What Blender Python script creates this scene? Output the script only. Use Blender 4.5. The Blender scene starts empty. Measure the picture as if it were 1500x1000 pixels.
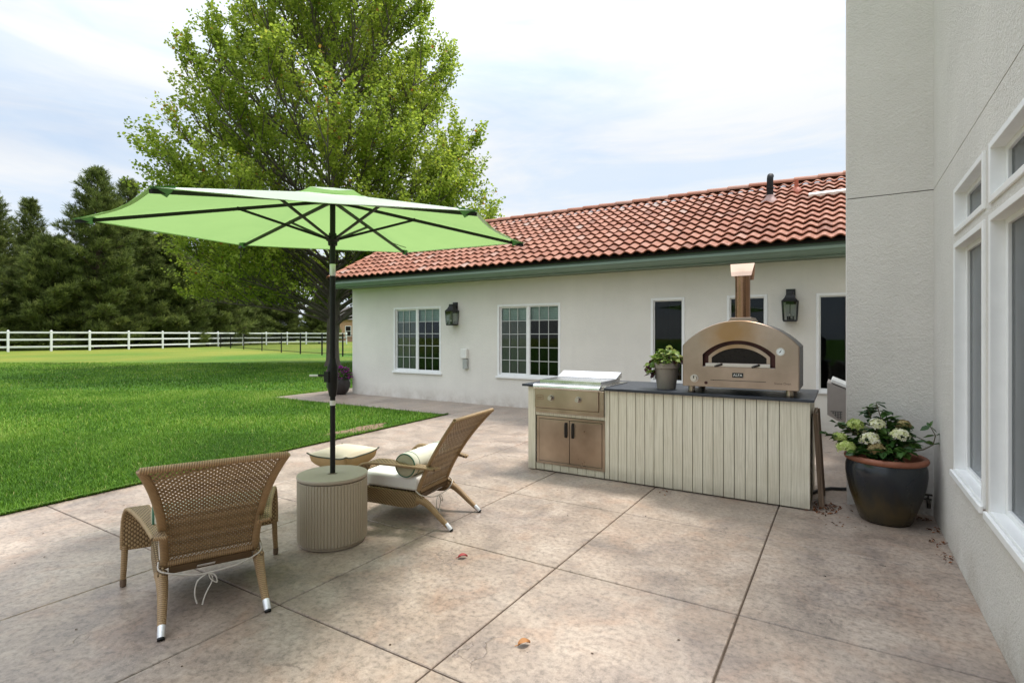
import bpy, bmesh, math, random
import numpy as np
from mathutils import Vector, Matrix

random.seed(7)
rng = np.random.default_rng(7)
S = bpy.context.scene
COL = S.collection
PI = math.pi

# ------------------------------------------------------------------ helpers
def tag(o, label=None, cat=None, group=None, kind=None):
    if label: o['label'] = label
    if cat: o['category'] = cat
    if group: o['group'] = group
    if kind: o['kind'] = kind
    return o

def thing(name, label, cat, loc=(0, 0, 0), rz=0.0, group=None):
    o = bpy.data.objects.new(name, None)
    o.empty_display_size = 0.1
    COL.objects.link(o)
    o.location = loc
    o.rotation_euler = (0, 0, rz)
    return tag(o, label, cat, group)

def copy_tree(o, parent=None):
    c = o.copy()
    COL.objects.link(c)
    if parent is not None:
        c.parent = parent
    for ch in list(o.children):
        copy_tree(ch, c)
    return c

def root_loc(o):
    while o.parent is not None:
        o = o.parent
    return Vector(o.location)

def V(*a):
    return Vector(a)

class MB:
    def __init__(s):
        s.v = []; s.f = []; s.m = []; s.uv = []
    def add(s, vs, fs, m=0, uvs=None):
        b = len(s.v)
        s.v += [tuple(p) for p in vs]
        for k, f in enumerate(fs):
            s.f.append([b + i for i in f]); s.m.append(m)
            s.uv.append([uvs[i] for i in f] if uvs is not None else None)
        return s
    def box(s, x0, x1, y0, y1, z0, z1, m=0):
        vs = [(x0, y0, z0), (x1, y0, z0), (x1, y1, z0), (x0, y1, z0), (x0, y0, z1), (x1, y0, z1), (x1, y1, z1), (x0, y1, z1)]
        return s.add(vs, [(0, 3, 2, 1), (4, 5, 6, 7), (0, 1, 5, 4), (1, 2, 6, 5), (2, 3, 7, 6), (3, 0, 4, 7)], m)
    def obox(s, c, size, M=None, m=0):
        hx, hy, hz = [a / 2 for a in size]
        M = M or Matrix.Identity(3)
        vs = []
        for x, y, z in [(-1, -1, -1), (1, -1, -1), (1, 1, -1), (-1, 1, -1), (-1, -1, 1), (1, -1, 1), (1, 1, 1), (-1, 1, 1)]:
            vs.append(Vector(c) + M @ V(x * hx, y * hy, z * hz))
        return s.add(vs, [(0, 3, 2, 1), (4, 5, 6, 7), (0, 1, 5, 4), (1, 2, 6, 5), (2, 3, 7, 6), (3, 0, 4, 7)], m)
    def bar(s, a, b, w, h, up=(0, 0, 1), m=0):
        a, b = Vector(a), Vector(b)
        d = (b - a); L = d.length; d.normalize()
        x = d.cross(Vector(up)).normalized(); z = x.cross(d)
        M = Matrix((x, d, z)).transposed()
        return s.obox((a + b) / 2, (w, L, h), M, m)
    def tube(s, path, r, n=10, m=0, caps=True, sq=1.0):
        pts = [Vector(p) for p in path]
        k = len(pts)
        rs = r if isinstance(r, (list, tuple)) else [r] * k
        vs = []; uvs = []
        nrm = None; L = 0
        for i in range(k):
            t = (pts[min(i + 1, k - 1)] - pts[max(i - 1, 0)]).normalized()
            if nrm is None:
                nrm = t.cross(V(0, 0, 1))
                if nrm.length < 1e-3: nrm = t.cross(V(1, 0, 0))
                nrm.normalize()
            else:
                nrm = (nrm - t * nrm.dot(t)).normalized()
            bn = t.cross(nrm)
            if i: L += (pts[i] - pts[i - 1]).length
            for j in range(n):
                a = 2 * PI * j / n
                vs.append(pts[i] + nrm * (math.cos(a) * rs[i]) + bn * (math.sin(a) * rs[i] * sq))
                uvs.append((2 * PI * rs[i] * j / n, L))
        fs = []
        for i in range(k - 1):
            for j in range(n):
                a = i * n + j; b = i * n + (j + 1) % n
                fs.append((a, b, b + n, a + n))
        if caps:
            fs.append(tuple(reversed(range(n)))); fs.append(tuple(range((k - 1) * n, k * n)))
        return s.add(vs, fs, m, uvs)
    def lathe(s, prof, n=32, c=(0, 0, 0), m=0, cap0=True, cap1=True, sx=1, sy=1):
        vs = []
        for r, z in prof:
            for j in range(n):
                a = 2 * PI * j / n
                vs.append((c[0] + sx * r * math.cos(a), c[1] + sy * r * math.sin(a), c[2] + z))
        fs = []
        for i in range(len(prof) - 1):
            for j in range(n):
                a = i * n + j; b = i * n + (j + 1) % n
                fs.append((a, b, b + n, a + n))
        if cap0: fs.append(tuple(reversed(range(n))))
        if cap1: fs.append(tuple(range((len(prof) - 1) * n, len(prof) * n)))
        return s.add(vs, fs, m)
    def prism(s, poly, f0, f1, m=0):
        """poly: 2d list; f0/f1 map (a,b)->3d"""
        n = len(poly)
        vs = [f0(*p) for p in poly] + [f1(*p) for p in poly]
        fs = [tuple(range(n)), tuple(reversed(range(n, 2 * n)))]
        for i in range(n):
            j = (i + 1) % n
            fs.append((i, i + n, j + n, j))
        return s.add(vs, fs, m)
    def grid(s, fn, nu, nv, m=0, uvf=None, closed_u=False):
        vs = []; uvs = []
        for j in range(nv + 1):
            for i in range(nu + 1):
                a, b = i / nu, j / nv
                vs.append(fn(a, b)); uvs.append(uvf(a, b) if uvf else (a, b))
        fs = []
        for j in range(nv):
            for i in range(nu):
                a = j * (nu + 1) + i
                fs.append((a, a + 1, a + nu + 2, a + nu + 1))
        return s.add(vs, fs, m, uvs)
    def band(s, A, B, th, m=0):
        """closed slab: strip between polylines A and B with thickness th (normal side)"""
        A = [Vector(p) for p in A]; B = [Vector(p) for p in B]
        k = len(A); vs = []; uvs = []; L = 0
        for i in range(k):
            t = ((A[min(i + 1, k - 1)] - A[max(i - 1, 0)]) + (B[min(i + 1, k - 1)] - B[max(i - 1, 0)])).normalized()
            w = (B[i] - A[i]).normalized()
            n = t.cross(w).normalized() * (th / 2)
            if i: L += ((A[i] + B[i]) / 2 - (A[i - 1] + B[i - 1]) / 2).length
            W = (B[i] - A[i]).length
            vs += [A[i] + n, B[i] + n, B[i] - n, A[i] - n]
            uvs += [(0, L), (W, L), (W + th, L), (-th, L)]
        fs = []
        for i in range(k - 1):
            a = 4 * i
            for q in range(4):
                b = (q + 1) % 4
                fs.append((a + q, a + 4 + q, a + 4 + b, a + b))
        fs.append((0, 1, 2, 3)); fs.append((4 * k - 1, 4 * k - 2, 4 * k - 3, 4 * k - 4))
        return s.add(vs, fs, m, uvs)
    def build(s, name, mats, parent=None, world=False, smooth=None, bevel=None, sub=None, label=None):
        me = bpy.data.meshes.new(name)
        off = root_loc(parent) if (world and parent is not None) else V(0, 0, 0)
        vs = [(p[0] - off.x, p[1] - off.y, p[2] - off.z) for p in s.v]
        me.from_pydata(vs, [], s.f)
        if not isinstance(mats, (list, tuple)): mats = [mats]
        for m in mats: me.materials.append(m)
        if any(s.m): me.polygons.foreach_set('material_index', s.m)
        if any(u is not None for u in s.uv):
            ul = me.uv_layers.new(name='UVMap')
            flat = []
            for f, u in zip(s.f, s.uv):
                flat += u if u is not None else [(0, 0)] * len(f)
            ul.data.foreach_set('uv', [c for p in flat for c in p])
        me.validate()
        if smooth is not None:
            me.polygons.foreach_set('use_smooth', [True] * len(me.polygons))
            me.set_sharp_from_angle(angle=math.radians(smooth))
        me.update()
        o = bpy.data.objects.new(name, me)
        COL.objects.link(o)
        if parent is not None: o.parent = parent
        if bevel:
            b = o.modifiers.new('Bevel', 'BEVEL'); b.width = bevel; b.segments = 2; b.limit_method = 'ANGLE'; b.angle_limit = math.radians(40)
        if sub:
            b = o.modifiers.new('Sub', 'SUBSURF'); b.levels = sub; b.render_levels = sub
        if label: o['label'] = label
        return o

def npmesh(name, verts, nper, mats, parent=None, rnd=None, matidx=None, loc_off=None, uv=None):
    """verts (N*nper,3): N separate n-gons"""
    verts = np.asarray(verts, dtype=np.float32)
    if loc_off is not None: verts = verts - np.array(loc_off, dtype=np.float32)
    N = len(verts) // nper
    me = bpy.data.meshes.new(name)
    me.vertices.add(N * nper); me.vertices.foreach_set('co', verts.ravel())
    me.loops.add(N * nper); me.loops.foreach_set('vertex_index', np.arange(N * nper, dtype=np.int32))
    me.polygons.add(N); me.polygons.foreach_set('loop_start', np.arange(0, N * nper, nper, dtype=np.int32))
    if not isinstance(mats, (list, tuple)): mats = [mats]
    for m in mats: me.materials.append(m)
    if matidx is not None: me.polygons.foreach_set('material_index', np.asarray(matidx, dtype=np.int32))
    if rnd is not None:
        at = me.attributes.new('rnd', 'FLOAT', 'FACE'); at.data.foreach_set('value', np.asarray(rnd, dtype=np.float32))
    me.update(calc_edges=True)
    o = bpy.data.objects.new(name, me)
    COL.objects.link(o)
    if parent is not None: o.parent = parent
    return o

# ------------------------------------------------------------------ materials
class NT:
    def __init__(s, name):
        s.mat = bpy.data.materials.new(name); s.mat.use_nodes = True
        s.t = s.mat.node_tree; s.n = s.t.nodes; s.l = s.t.links
        s.p = s.n['Principled BSDF']; s.out = s.n['Material Output']
        s.tc = s.n.new('ShaderNodeTexCoord')
    def node(s, ty, ins=None, **kw):
        x = s.n.new(ty)
        for k, v in kw.items(): setattr(x, k, v)
        for k, v in (ins or {}).items():
            if hasattr(v, 'is_output') or isinstance(v, bpy.types.NodeSocket): s.l.new(v, x.inputs[k])
            else: x.inputs[k].default_value = v
        return x
    def math(s, op, a, b=None):
        x = s.n.new('ShaderNodeMath'); x.operation = op
        for i, v in enumerate((a, b)):
            if v is None: continue
            if isinstance(v, bpy.types.NodeSocket): s.l.new(v, x.inputs[i])
            else: x.inputs[i].default_value = v
        return x.outputs[0]
    def noise(s, scale, detail=4, rough=.55, co=None, dist=0.0):
        return s.node('ShaderNodeTexNoise', {'Vector': co or s.tc.outputs['Object'], 'Scale': scale, 'Detail': detail, 'Roughness': rough, 'Distortion': dist}).outputs['Fac']
    def mapping(s, scale, co=None, rot=(0, 0, 0)):
        return s.node('ShaderNodeMapping', {'Vector': co or s.tc.outputs['Object'], 'Scale': scale, 'Rotation': rot}).outputs[0]
    def ramp(s, fac, stops, interp='LINEAR'):
        r = s.n.new('ShaderNodeValToRGB'); s.l.new(fac, r.inputs[0]); cr = r.color_ramp; cr.interpolation = interp
        while len(cr.elements) < len(stops): cr.elements.new(0.5)
        for e, (p, c) in zip(cr.elements, stops):
            e.position = p; e.color = (c[0], c[1], c[2], 1) if isinstance(c, (tuple, list)) else (c, c, c, 1)
        return r.outputs[0]
    def mix(s, fac, a, b, mode='MIX'):
        x = s.n.new('ShaderNodeMix'); x.data_type = 'RGBA'; x.blend_type = mode
        for k, v in ((0, fac), (6, a), (7, b)):
            if isinstance(v, bpy.types.NodeSocket): s.l.new(v, x.inputs[k])
            elif k == 0: x.inputs[0].default_value = v
            else: x.inputs[k].default_value = (v[0], v[1], v[2], 1)
        return x.outputs[2]
    def set(s, k, v):
        if isinstance(v, bpy.types.NodeSocket): s.l.new(v, s.p.inputs[k])
        elif isinstance(v, (tuple, list)): s.p.inputs[k].default_value = (v[0], v[1], v[2], 1)
        else: s.p.inputs[k].default_value = v
    def bump(s, h, strength=.3, dist=.01):
        b = s.node('ShaderNodeBump', {'Height': h, 'Strength': strength, 'Distance': dist})
        s.l.new(b.outputs[0], s.p.inputs['Normal'])

def simple(name, col, rough=.5, metal=0.0, var=.12, vs=12, bump=0, bs=80, spec=None, stretch=None):
    t = NT(name)
    co = t.mapping(stretch) if stretch else None
    f = t.noise(vs, 4, co=co)
    a = tuple(c * (1 - var) for c in col); b = tuple(min(1, c * (1 + var)) for c in col)
    t.set('Base Color', t.ramp(f, [(.3, a), (.7, b)]))
    t.set('Roughness', t.ramp(t.noise(vs * 2.3, 3, co=co), [(.3, max(0.02, rough - .06)), (.7, min(1, rough + .06))]) if var else rough)
    t.set('Metallic', metal)
    if spec is not None: t.set('Specular IOR Level', spec)
    if bump: t.bump(t.noise(bs, 3, co=co), bump, .004)
    return t.mat

def m_stucco(name, col, bs=55, b=.55, wide=True):
    t = NT(name)
    f = t.noise(1.1, 5, .6)
    a = tuple(c * .93 for c in col); c2 = tuple(c * 1.05 for c in col)
    c = t.ramp(f, [(.3, a), (.7, c2)])
    st = t.noise(1.0, 4, .6, co=t.mapping((5, 5, .5)))
    c = t.mix(t.ramp(st, [(.55, 0.0), (.85, .18)]), c, tuple(k * .72 for k in col))
    sz = t.node('ShaderNodeSeparateXYZ', {0: t.tc.outputs['Object']})
    foot = t.math('MULTIPLY', t.ramp(sz.outputs[2], [(.0, 1.0), (.30, 0.0)]), t.ramp(t.noise(3.2, 5, .7), [(.35, 0.0), (.75, .75)]))
    c = t.mix(foot, c, (.36, .30, .235))
    t.set('Base Color', c); t.set('Roughness', .9); t.set('Specular IOR Level', .25)
    h = t.noise(bs, 5, .65)
    h2 = t.noise(bs * .3, 3, .5)
    t.bump(t.math('ADD', h, t.math('MULTIPLY', h2, .5)), b, .012)
    return t.mat

def m_concrete():
    t = NT('stamped_concrete')
    co = t.tc.outputs['Object']
    big = t.noise(.55, 4, .6)
    mid = t.noise(2.6, 6, .65, dist=.6)
    fine = t.noise(30, 7, .75, dist=.15)
    c = t.ramp(big, [(.32, (.262, .205, .168)), (.5, (.335, .266, .218)), (.68, (.325, .275, .240))])
    c2 = t.ramp(mid, [(.32, (.155, .118, .097)), (.5, (.325, .252, .198)), (.68, (.44, .365, .30))])
    c = t.mix(.60, c, c2)
    rt = t.noise(3.7, 5, .6, co=t.mapping((1, 1, 1), rot=(0, 0, .6)), dist=.8)
    c = t.mix(t.ramp(rt, [(.50, 0.0), (.70, .38)]), c, (.335, .20, .13))
    gy = t.noise(1.9, 6, .7, co=t.mapping((1, 1, 1), rot=(0, 0, 1.9)), dist=.5)
    c = t.mix(t.ramp(gy, [(.49, 0.0), (.68, .55)]), c, (.150, .125, .118))
    lg = t.noise(.9, 3, .5, co=t.mapping((1, 1, 1), rot=(0, 0, 1.1)))
    c = t.mix(.55, c, t.ramp(lg, [(.32, .70), (.5, .98), (.66, 1.10)]), 'MULTIPLY')
    # leathery blotches of the stamp
    nz = t.node('ShaderNodeTexNoise', {'Vector': co, 'Scale': 14.0, 'Detail': 4.0})
    vv = t.node('ShaderNodeVectorMath', {0: co, 1: nz.outputs['Color']}, operation='MULTIPLY_ADD')
    vv.inputs[1].default_value = (1, 1, 1)
    t.l.new(co, vv.inputs[0])
    sc = t.node('ShaderNodeVectorMath', {0: nz.outputs['Color']}, operation='SCALE'); sc.inputs['Scale'].default_value = .10
    t.l.new(sc.outputs[0], vv.inputs[2])
    vo = t.node('ShaderNodeTexVoronoi', {'Vector': vv.outputs[0], 'Scale': 24.0}, feature='DISTANCE_TO_EDGE')
    ve = t.ramp(vo.outputs['Distance'], [(.0, 1.0), (.11, 0.0)])
    msk = t.ramp(t.noise(1.2, 4, .6), [(.44, 0.0), (.62, .75)])
    c = t.mix(t.math('MULTIPLY', ve, msk), c, (.44, .36, .29))
    blot = t.ramp(fine, [(.36, .45), (.50, 1.0), (.64, 1.3)])
    c = t.mix(.7, c, blot, 'MULTIPLY')
    # hairline cracks
    nz2 = t.node('ShaderNodeTexNoise', {'Vector': co, 'Scale': 3.0, 'Detail': 5.0})
    sc2 = t.node('ShaderNodeVectorMath', {0: nz2.outputs['Color']}, operation='SCALE'); sc2.inputs['Scale'].default_value = .5
    ad = t.node('ShaderNodeVectorMath', {0: co, 1: sc2.outputs[0]}, operation='ADD')
    v2 = t.node('ShaderNodeTexVoronoi', {'Vector': ad.outputs[0], 'Scale': 1.35}, feature='DISTANCE_TO_EDGE')
    cr = t.ramp(v2.outputs['Distance'], [(.0, 1.0), (.006, 0.0)])
    cm = t.ramp(t.noise(2.2, 3, .5, co=t.mapping((1, 1, 1), rot=(0, 0, .3))), [(.56, 0.0), (.62, .8)])
    crk = t.math('MULTIPLY', cr, cm)
    c = t.mix(crk, c, (.13, .10, .085))
    # specks
    sp = t.node('ShaderNodeTexVoronoi', {'Vector': co, 'Scale': 9.0}, feature='F1')
    spm = t.math('MULTIPLY', t.ramp(sp.outputs['Distance'], [(.035, 1.0), (.06, 0.0)]), t.ramp(t.noise(5, 2), [(.5, 0.0), (.56, .8)]))
    c = t.mix(spm, c, (.07, .05, .04))
    t.set('Base Color', c)
    t.set('Roughness', t.ramp(mid, [(.3, .30), (.7, .48)]))
    t.set('Specular IOR Level', .55)
    h = t.math('ADD', t.math('MULTIPLY', fine, .5), t.math('ADD', mid, t.math('MULTIPLY', crk, -1.0)))
    t.bump(h, .28, .012)
    return t.mat

def m_lawn():
    t = NT('lawn')
    g = t.ramp(t.noise(6, 6, .7), [(.25, (.035, .085, .010)), (.5, (.062, .150, .016)), (.75, (.105, .21, .025))])
    dry = t.noise(.12, 4, .6, co=t.mapping((1, .55, 1)))
    # the far half of the lawn is drier
    sx = t.node('ShaderNodeSeparateXYZ', {0: t.tc.outputs['Object']})
    far = t.node('ShaderNodeMapRange', {0: sx.outputs[0], 1: -16.0, 2: -40.0, 3: 0.0, 4: .34}).outputs[0]
    d = t.ramp(t.math('ADD', dry, far), [(.64, 0.0), (.92, .85)])
    c = t.mix(d, g, (.225, .215, .036))
    c = t.mix(t.ramp(t.noise(.7, 4, .6), [(.4, 0.0), (.75, .55)]), c, (.10, .20, .03))
    t.set('Base Color', c); t.set('Roughness', .9); t.set('Specular IOR Level', .15)
    t.bump(t.noise(40, 5, .7), .9, .05)
    return t.mat

def m_leaf(name, stops, trans=.35, rough=.5, spec=.35):
    t = NT(name)
    a = t.node('ShaderNodeAttribute', attribute_name='rnd')
    c = t.ramp(a.outputs['Fac'], stops)
    t.set('Base Color', c); t.set('Roughness', rough); t.set('Specular IOR Level', spec)
    tr = t.node('ShaderNodeBsdfTranslucent'); t.l.new(c, tr.inputs[0])
    mx = t.node('ShaderNodeMixShader', {0: trans}); t.l.new(t.p.outputs[0], mx.inputs[1]); t.l.new(tr.outputs[0], mx.inputs[2])
    t.l.new(mx.outputs[0], t.out.inputs[0])
    return t.mat

def m_weave(name, light=(.42, .30, .16), dark=(.11, .065, .028), nu=72, nv=72):
    """woven rattan from UV in metres"""
    t = NT(name)
    sx = t.node('ShaderNodeSeparateXYZ', {0: t.tc.outputs['UV']})
    u = t.math('MULTIPLY', sx.outputs[0], nu); v = t.math('MULTIPLY', sx.outputs[1], nv)
    ph = t.math('MULTIPLY', t.math('FLOOR', u), PI)
    h = t.math('SINE', t.math('ADD', t.math('MULTIPLY', v, PI), ph))
    e = t.math('ABSOLUTE', t.math('SINE', t.math('MULTIPLY', u, PI)))
    hh = t.math('MULTIPLY', t.math('MULTIPLY_ADD', h, .5), 1.0)
    hh = t.math('ADD', t.math('MULTIPLY', h, .4), t.math('MULTIPLY', e, .5))
    nz = t.noise(9, 4)
    c = t.ramp(hh, [(.0, dark), (.35, tuple((a + b) / 2 for a, b in zip(light, dark))), (.7, light)])
    c = t.mix(.35, c, t.ramp(nz, [(.3, (.55, .5, .42)), (.7, (1.1, 1.05, 1.0))]), 'MULTIPLY')
    t.set('Base Color', c); t.set('Roughness', .5); t.set('Specular IOR Level', .4)
    t.bump(hh, .8, .004)
    return t.mat

def m_wrap(name, light=(.36, .24, .12), dark=(.085, .05, .022), nv=95):
    t = NT(name)
    sx = t.node('ShaderNodeSeparateXYZ', {0: t.tc.outputs['UV']})
    v = t.math('ADD', t.math('MULTIPLY', sx.outputs[1], nv * PI), t.math('MULTIPLY', sx.outputs[0], 40))
    h = t.math('ABSOLUTE', t.math('SINE', v))
    c = t.ramp(h, [(.0, dark), (.5, light), (1, tuple(a * 1.1 for a in light))])
    c = t.mix(.35, c, t.ramp(t.noise(25, 4), [(.3, (.55, .5, .42)), (.7, (1.1, 1.05, 1.0))]), 'MULTIPLY')
    t.set('Base Color', c); t.set('Roughness', .5)
    t.bump(h, .7, .003)
    return t.mat

def m_strand(name):
    t = NT(name)
    a = t.node('ShaderNodeAttribute', attribute_name='rnd')
    c = t.ramp(a.outputs['Fac'], [(0, (.155, .098, .046)), (.5, (.255, .172, .086)), (1, (.40, .29, .16))])
    t.set('Base Color', c); t.set('Roughness', .48)
    return t.mat

def m_steel(name, col=(.60, .56, .50), rough=.3, vertical=True, stain=None):
    t = NT(name)
    co = t.mapping((45, 45, 1.2) if vertical else (1.2, 45, 45))
    f = t.noise(1.0, 5, .7, co=co)
    big = t.noise(4.0, 4, .6)
    wide = t.noise(1.7, 3, .5)
    c = t.ramp(t.math('ADD', t.math('MULTIPLY', big, .4), t.math('MULTIPLY', wide, .6)), [(.32, tuple(k * .66 for k in col)), (.66, tuple(min(1, k * 1.16) for k in col))])
    if stain:
        (cx, cy, cz), rad, scol = stain
        vm = t.node('ShaderNodeVectorMath', {0: t.tc.outputs['Object']}, operation='DISTANCE'); vm.inputs[1].default_value = (cx, cy, cz)
        dd = t.math('ADD', vm.outputs['Value'], t.math('MULTIPLY', t.math('SUBTRACT', t.noise(7, 3), .5), .16))
        c = t.mix(t.ramp(t.math('DIVIDE', dd, rad), [(.25, .75), (1.0, 0.0)]), c, scol)
    t.set('Base Color', c); t.set('Metallic', 1.0)
    t.set('Roughness', t.ramp(t.math('ADD', t.math('MULTIPLY', f, .12), t.math('MULTIPLY', big, .88)), [(.3, rough - .04), (.7, rough + .06)]))
    return t.mat

def m_glass(name, tint=(.55, .6, .6), rough=0.0, ior=1.5):
    t = NT(name)
    t.n.remove(t.p)
    tr = t.node('ShaderNodeBsdfTransparent'); tr.inputs[0].default_value = (*tint, 1)
    gl = t.node('ShaderNodeBsdfGlossy'); gl.inputs[0].default_value = (.9, .93, .95, 1); gl.inputs[1].default_value = rough
    fr = t.node('ShaderNodeFresnel', {0: ior})
    mx = t.node('ShaderNodeMixShader'); t.l.new(fr.outputs[0], mx.inputs[0]); t.l.new(tr.outputs[0], mx.inputs[1]); t.l.new(gl.outputs[0], mx.inputs[2])
    t.l.new(mx.outputs[0], t.out.inputs[0])
    return t.mat

def m_tile():
    t = NT('clay_tile')
    a = t.node('ShaderNodeAttribute', attribute_name='rnd')
    c = t.ramp(a.outputs['Fac'], [(0, (.19, .066, .036)), (.3, (.275, .098, .054)), (.55, (.315, .128, .076)), (.78, (.335, .155, .104)), (.92, (.33, .19, .145)), (1, (.30, .21, .175))])
    c = t.mix(.5, c, t.ramp(t.noise(9, 5, .65), [(.3, (.62, .58, .56)), (.7, (1.15, 1.12, 1.1))]), 'MULTIPLY')
    c = t.mix(t.ramp(t.noise(2.3, 5, .7), [(.58, 0.0), (.8, .5)]), c, (.35, .26, .23))
    t.set('Base Color', c); t.set('Roughness', .7); t.set('Specular IOR Level', .3)
    t.bump(t.noise(60, 4, .6), .25, .006)
    return t.mat

def m_wood_paint(name):
    t = NT(name)
    co = t.mapping((14, 14, .9))
    g = t.noise(3, 6, .7, co=co, dist=.6)
    wv = t.node('ShaderNodeTexWave', {'Vector': t.mapping((6, 6, .55)), 'Scale': 2.2, 'Distortion': 9.0, 'Detail': 3.0, 'Detail Scale': 1.2}).outputs['Fac']
    c = t.ramp(g, [(.3, (.60, .55, .44)), (.55, (.73, .685, .565)), (.75, (.78, .74, .62))])
    c = t.mix(t.ramp(wv, [(.62, 0.0), (.95, .30)]), c, (.46, .42, .31))
    a = t.noise(1.4, 5, .6)
    c = t.mix(t.ramp(a, [(.5, 0.0), (.75, .35)]), c, (.58, .53, .39))
    sx = t.node('ShaderNodeSeparateXYZ', {0: t.tc.outputs['Object']})
    spl = t.math('MULTIPLY', t.ramp(sx.outputs[2], [(.02, 1.0), (.16, 0.0)]), t.noise(9, 4))
    c = t.mix(t.math('MULTIPLY', spl, .75), c, (.20, .17, .12))
    t.set('Base Color', c); t.set('Roughness', .6); t.set('Specular IOR Level', .35)
    t.bump(t.math('ADD', g, t.math('MULTIPLY', wv, .3)), .25, .003)
    return t.mat

def m_canopy():
    t = NT('lime_canopy_fabric')
    c = t.ramp(t.noise(3, 3), [(.3, (.29, .46, .165)), (.7, (.325, .50, .185))])
    t.set('Base Color', c); t.set('Roughness', .8); t.set('Specular IOR Level', .2)
    tr = t.node('ShaderNodeBsdfTranslucent'); t.l.new(t.mix(.5, c, (.29, .48, .17)), tr.inputs[0])
    mx = t.node('ShaderNodeMixShader', {0: .46}); t.l.new(t.p.outputs[0], mx.inputs[1]); t.l.new(tr.outputs[0], mx.inputs[2])
    gl = t.node('ShaderNodeBsdfGlossy'); gl.inputs[0].default_value = (.95, 1, .95, 1); gl.inputs[1].default_value = .32
    fr = t.node('ShaderNodeFresnel', {0: 1.5})
    ge = t.node('ShaderNodeNewGeometry')
    m2 = t.node('ShaderNodeMixShader'); t.l.new(t.math('MULTIPLY', fr.outputs[0], t.math('SUBTRACT', 1.0, ge.outputs['Backfacing'])), m2.inputs[0]); t.l.new(mx.outputs[0], m2.inputs[1]); t.l.new(gl.outputs[0], m2.inputs[2])
    t.l.new(m2.outputs[0], t.out.inputs[0])
    return t.mat

def m_glaze():
    t = NT('dark_glaze')
    sx = t.node('ShaderNodeSeparateXYZ', {0: t.tc.outputs['Object']})
    n = t.noise(5, 5, .6, dist=.5, co=t.mapping((1, 1, .4)))
    z = t.math('ADD', sx.outputs[2], t.math('MULTIPLY', t.math('SUBTRACT', n, .5), .35))
    c = t.ramp(z, [(.0, (.028, .022, .012)), (.13, (.055, .038, .014)), (.26, (.020, .019, .016)), (.36, (.011, .014, .020)), (.5, (.020, .024, .027))])
    t.set('Base Color', c); t.set('Roughness', t.ramp(n, [(.3, .13), (.7, .28)])); t.set('Specular IOR Level', .5)
    t.bump(t.noise(14, 4), .12, .01)
    return t.mat

M = {}
M['stucco'] = m_stucco('wing_stucco', (.725, .695, .635))
M['stucco2'] = m_stucco('house_stucco', (.69, .66, .61), bs=75, b=1.0)
M['concrete'] = m_concrete()
M['grout'] = simple('joint_dirt', (.085, .060, .042), .95, vs=20)
M['lawn'] = m_lawn()
M['blade'] = m_leaf('grass_blade', [(0, (.034, .090, .008)), (.35, (.080, .185, .013)), (.75, (.155, .30, .025)), (.95, (.27, .38, .06)), (1, (.40, .38, .14))], .3, .55, .2)
M['white'] = simple('white_vinyl', (.80, .80, .79), .38, var=.03)
M['whitepaint'] = simple('white_fence_paint', (.78, .79, .78), .55, var=.05, vs=3)
M['green'] = simple('green_gutter_paint', (.145, .205, .155), .4, var=.08, vs=3)
M['tile'] = m_tile()
M['mortar'] = simple('roof_underlay', (.035, .022, .018), .95)
M['glass'] = m_glass('window_glass', (.80, .84, .83), ior=1.28)
M['glass_big'] = m_glass('patio_glass', (.62, .66, .66))
M['lampglass'] = m_glass('lantern_glass', (.9, .92, .9))
M['room'] = simple('wing_shade_tone', (.030, .029, .028), .9, var=.2, vs=1.5)  # near-black base colour makes the wing rooms read as unlit
M['room2'] = simple('house_shade_tone', (.16, .16, .155), .9, var=.2, vs=.7)  # grey darkened in colour so the house interior reads as unlit
M['screen'] = simple('insect_screen', (.22, .21, .19), .85, var=.04)
M['grille'] = simple('grille_bar', (.48, .49, .47), .5, var=.03)
M['blind'] = simple('pale_blind', (.66, .78, .70), .7, var=.06)
M['black'] = simple('black_metal', (.006, .006, .006), .45, 0, var=.2, spec=.3)
M['iron'] = simple('lantern_iron', (.022, .022, .022), .5, .3, var=.2, bump=.15)
M['steel'] = m_steel('brushed_steel', (.43, .345, .265), .31)
M['steelh'] = m_steel('griddle_steel', (.72, .71, .69), .22, False)
M['oven'] = m_steel('heat_tinted_steel', (.41, .315, .255), .31, True, ((-.06, 0, .56), .30, (.32, .17, .055)))
M['ovenside'] = simple('oven_shade_shell', (.085, .080, .075), .5, .5, var=.1)  # dark base colour stands in for shade on the oven's side
M['copper'] = m_steel('copper_flue', (.36, .20, .12), .24)
M['copper_cap'] = m_steel('copper_cap', (.62, .44, .33), .34)  # flue copper again, lightened in colour for the sky it reflects
M['redbrown'] = simple('dark_redbrown_steel', (.060, .018, .014), .5, .4, var=.3)  # dark red-brown for the oven mouth and igniter button
M['ovenglass'] = simple('oven_glass', (.020, .016, .014), .3, 0, var=.1, spec=.12)
M['chrome'] = simple('chrome', (.55, .51, .47), .36, 1.0, var=.05)
M['knobdark'] = simple('knob_grip', (.05, .045, .04), .4, .6)
M['slate'] = simple('slate_top', (.022, .027, .038), .38, var=.25, vs=7, bump=.1, bs=30, spec=.5)
M['wood'] = m_wood_paint('whitewashed_wood')
M['darkgap'] = simple('dark_gap', (.02, .016, .012), .95)
M['brownwood'] = simple('brown_board', (.17, .115, .075), .7, var=.3, vs=4, stretch=(8, 8, .7), bump=.2)
M['dial'] = simple('dial_face', (.75, .78, .78), .3, var=.02)
M['taupe'] = simple('taupe_drum', (.385, .325, .245), .55, var=.04, vs=3)
M['taupelid'] = simple('taupe_lid', (.40, .345, .27), .45, var=.04, vs=3)
M['potgrey'] = simple('taupe_pot', (.285, .245, .205), .65, var=.1, vs=8)
M['terracotta'] = simple('terracotta_rim', (.25, .090, .048), .55, var=.2, vs=9, bump=.1)
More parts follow.
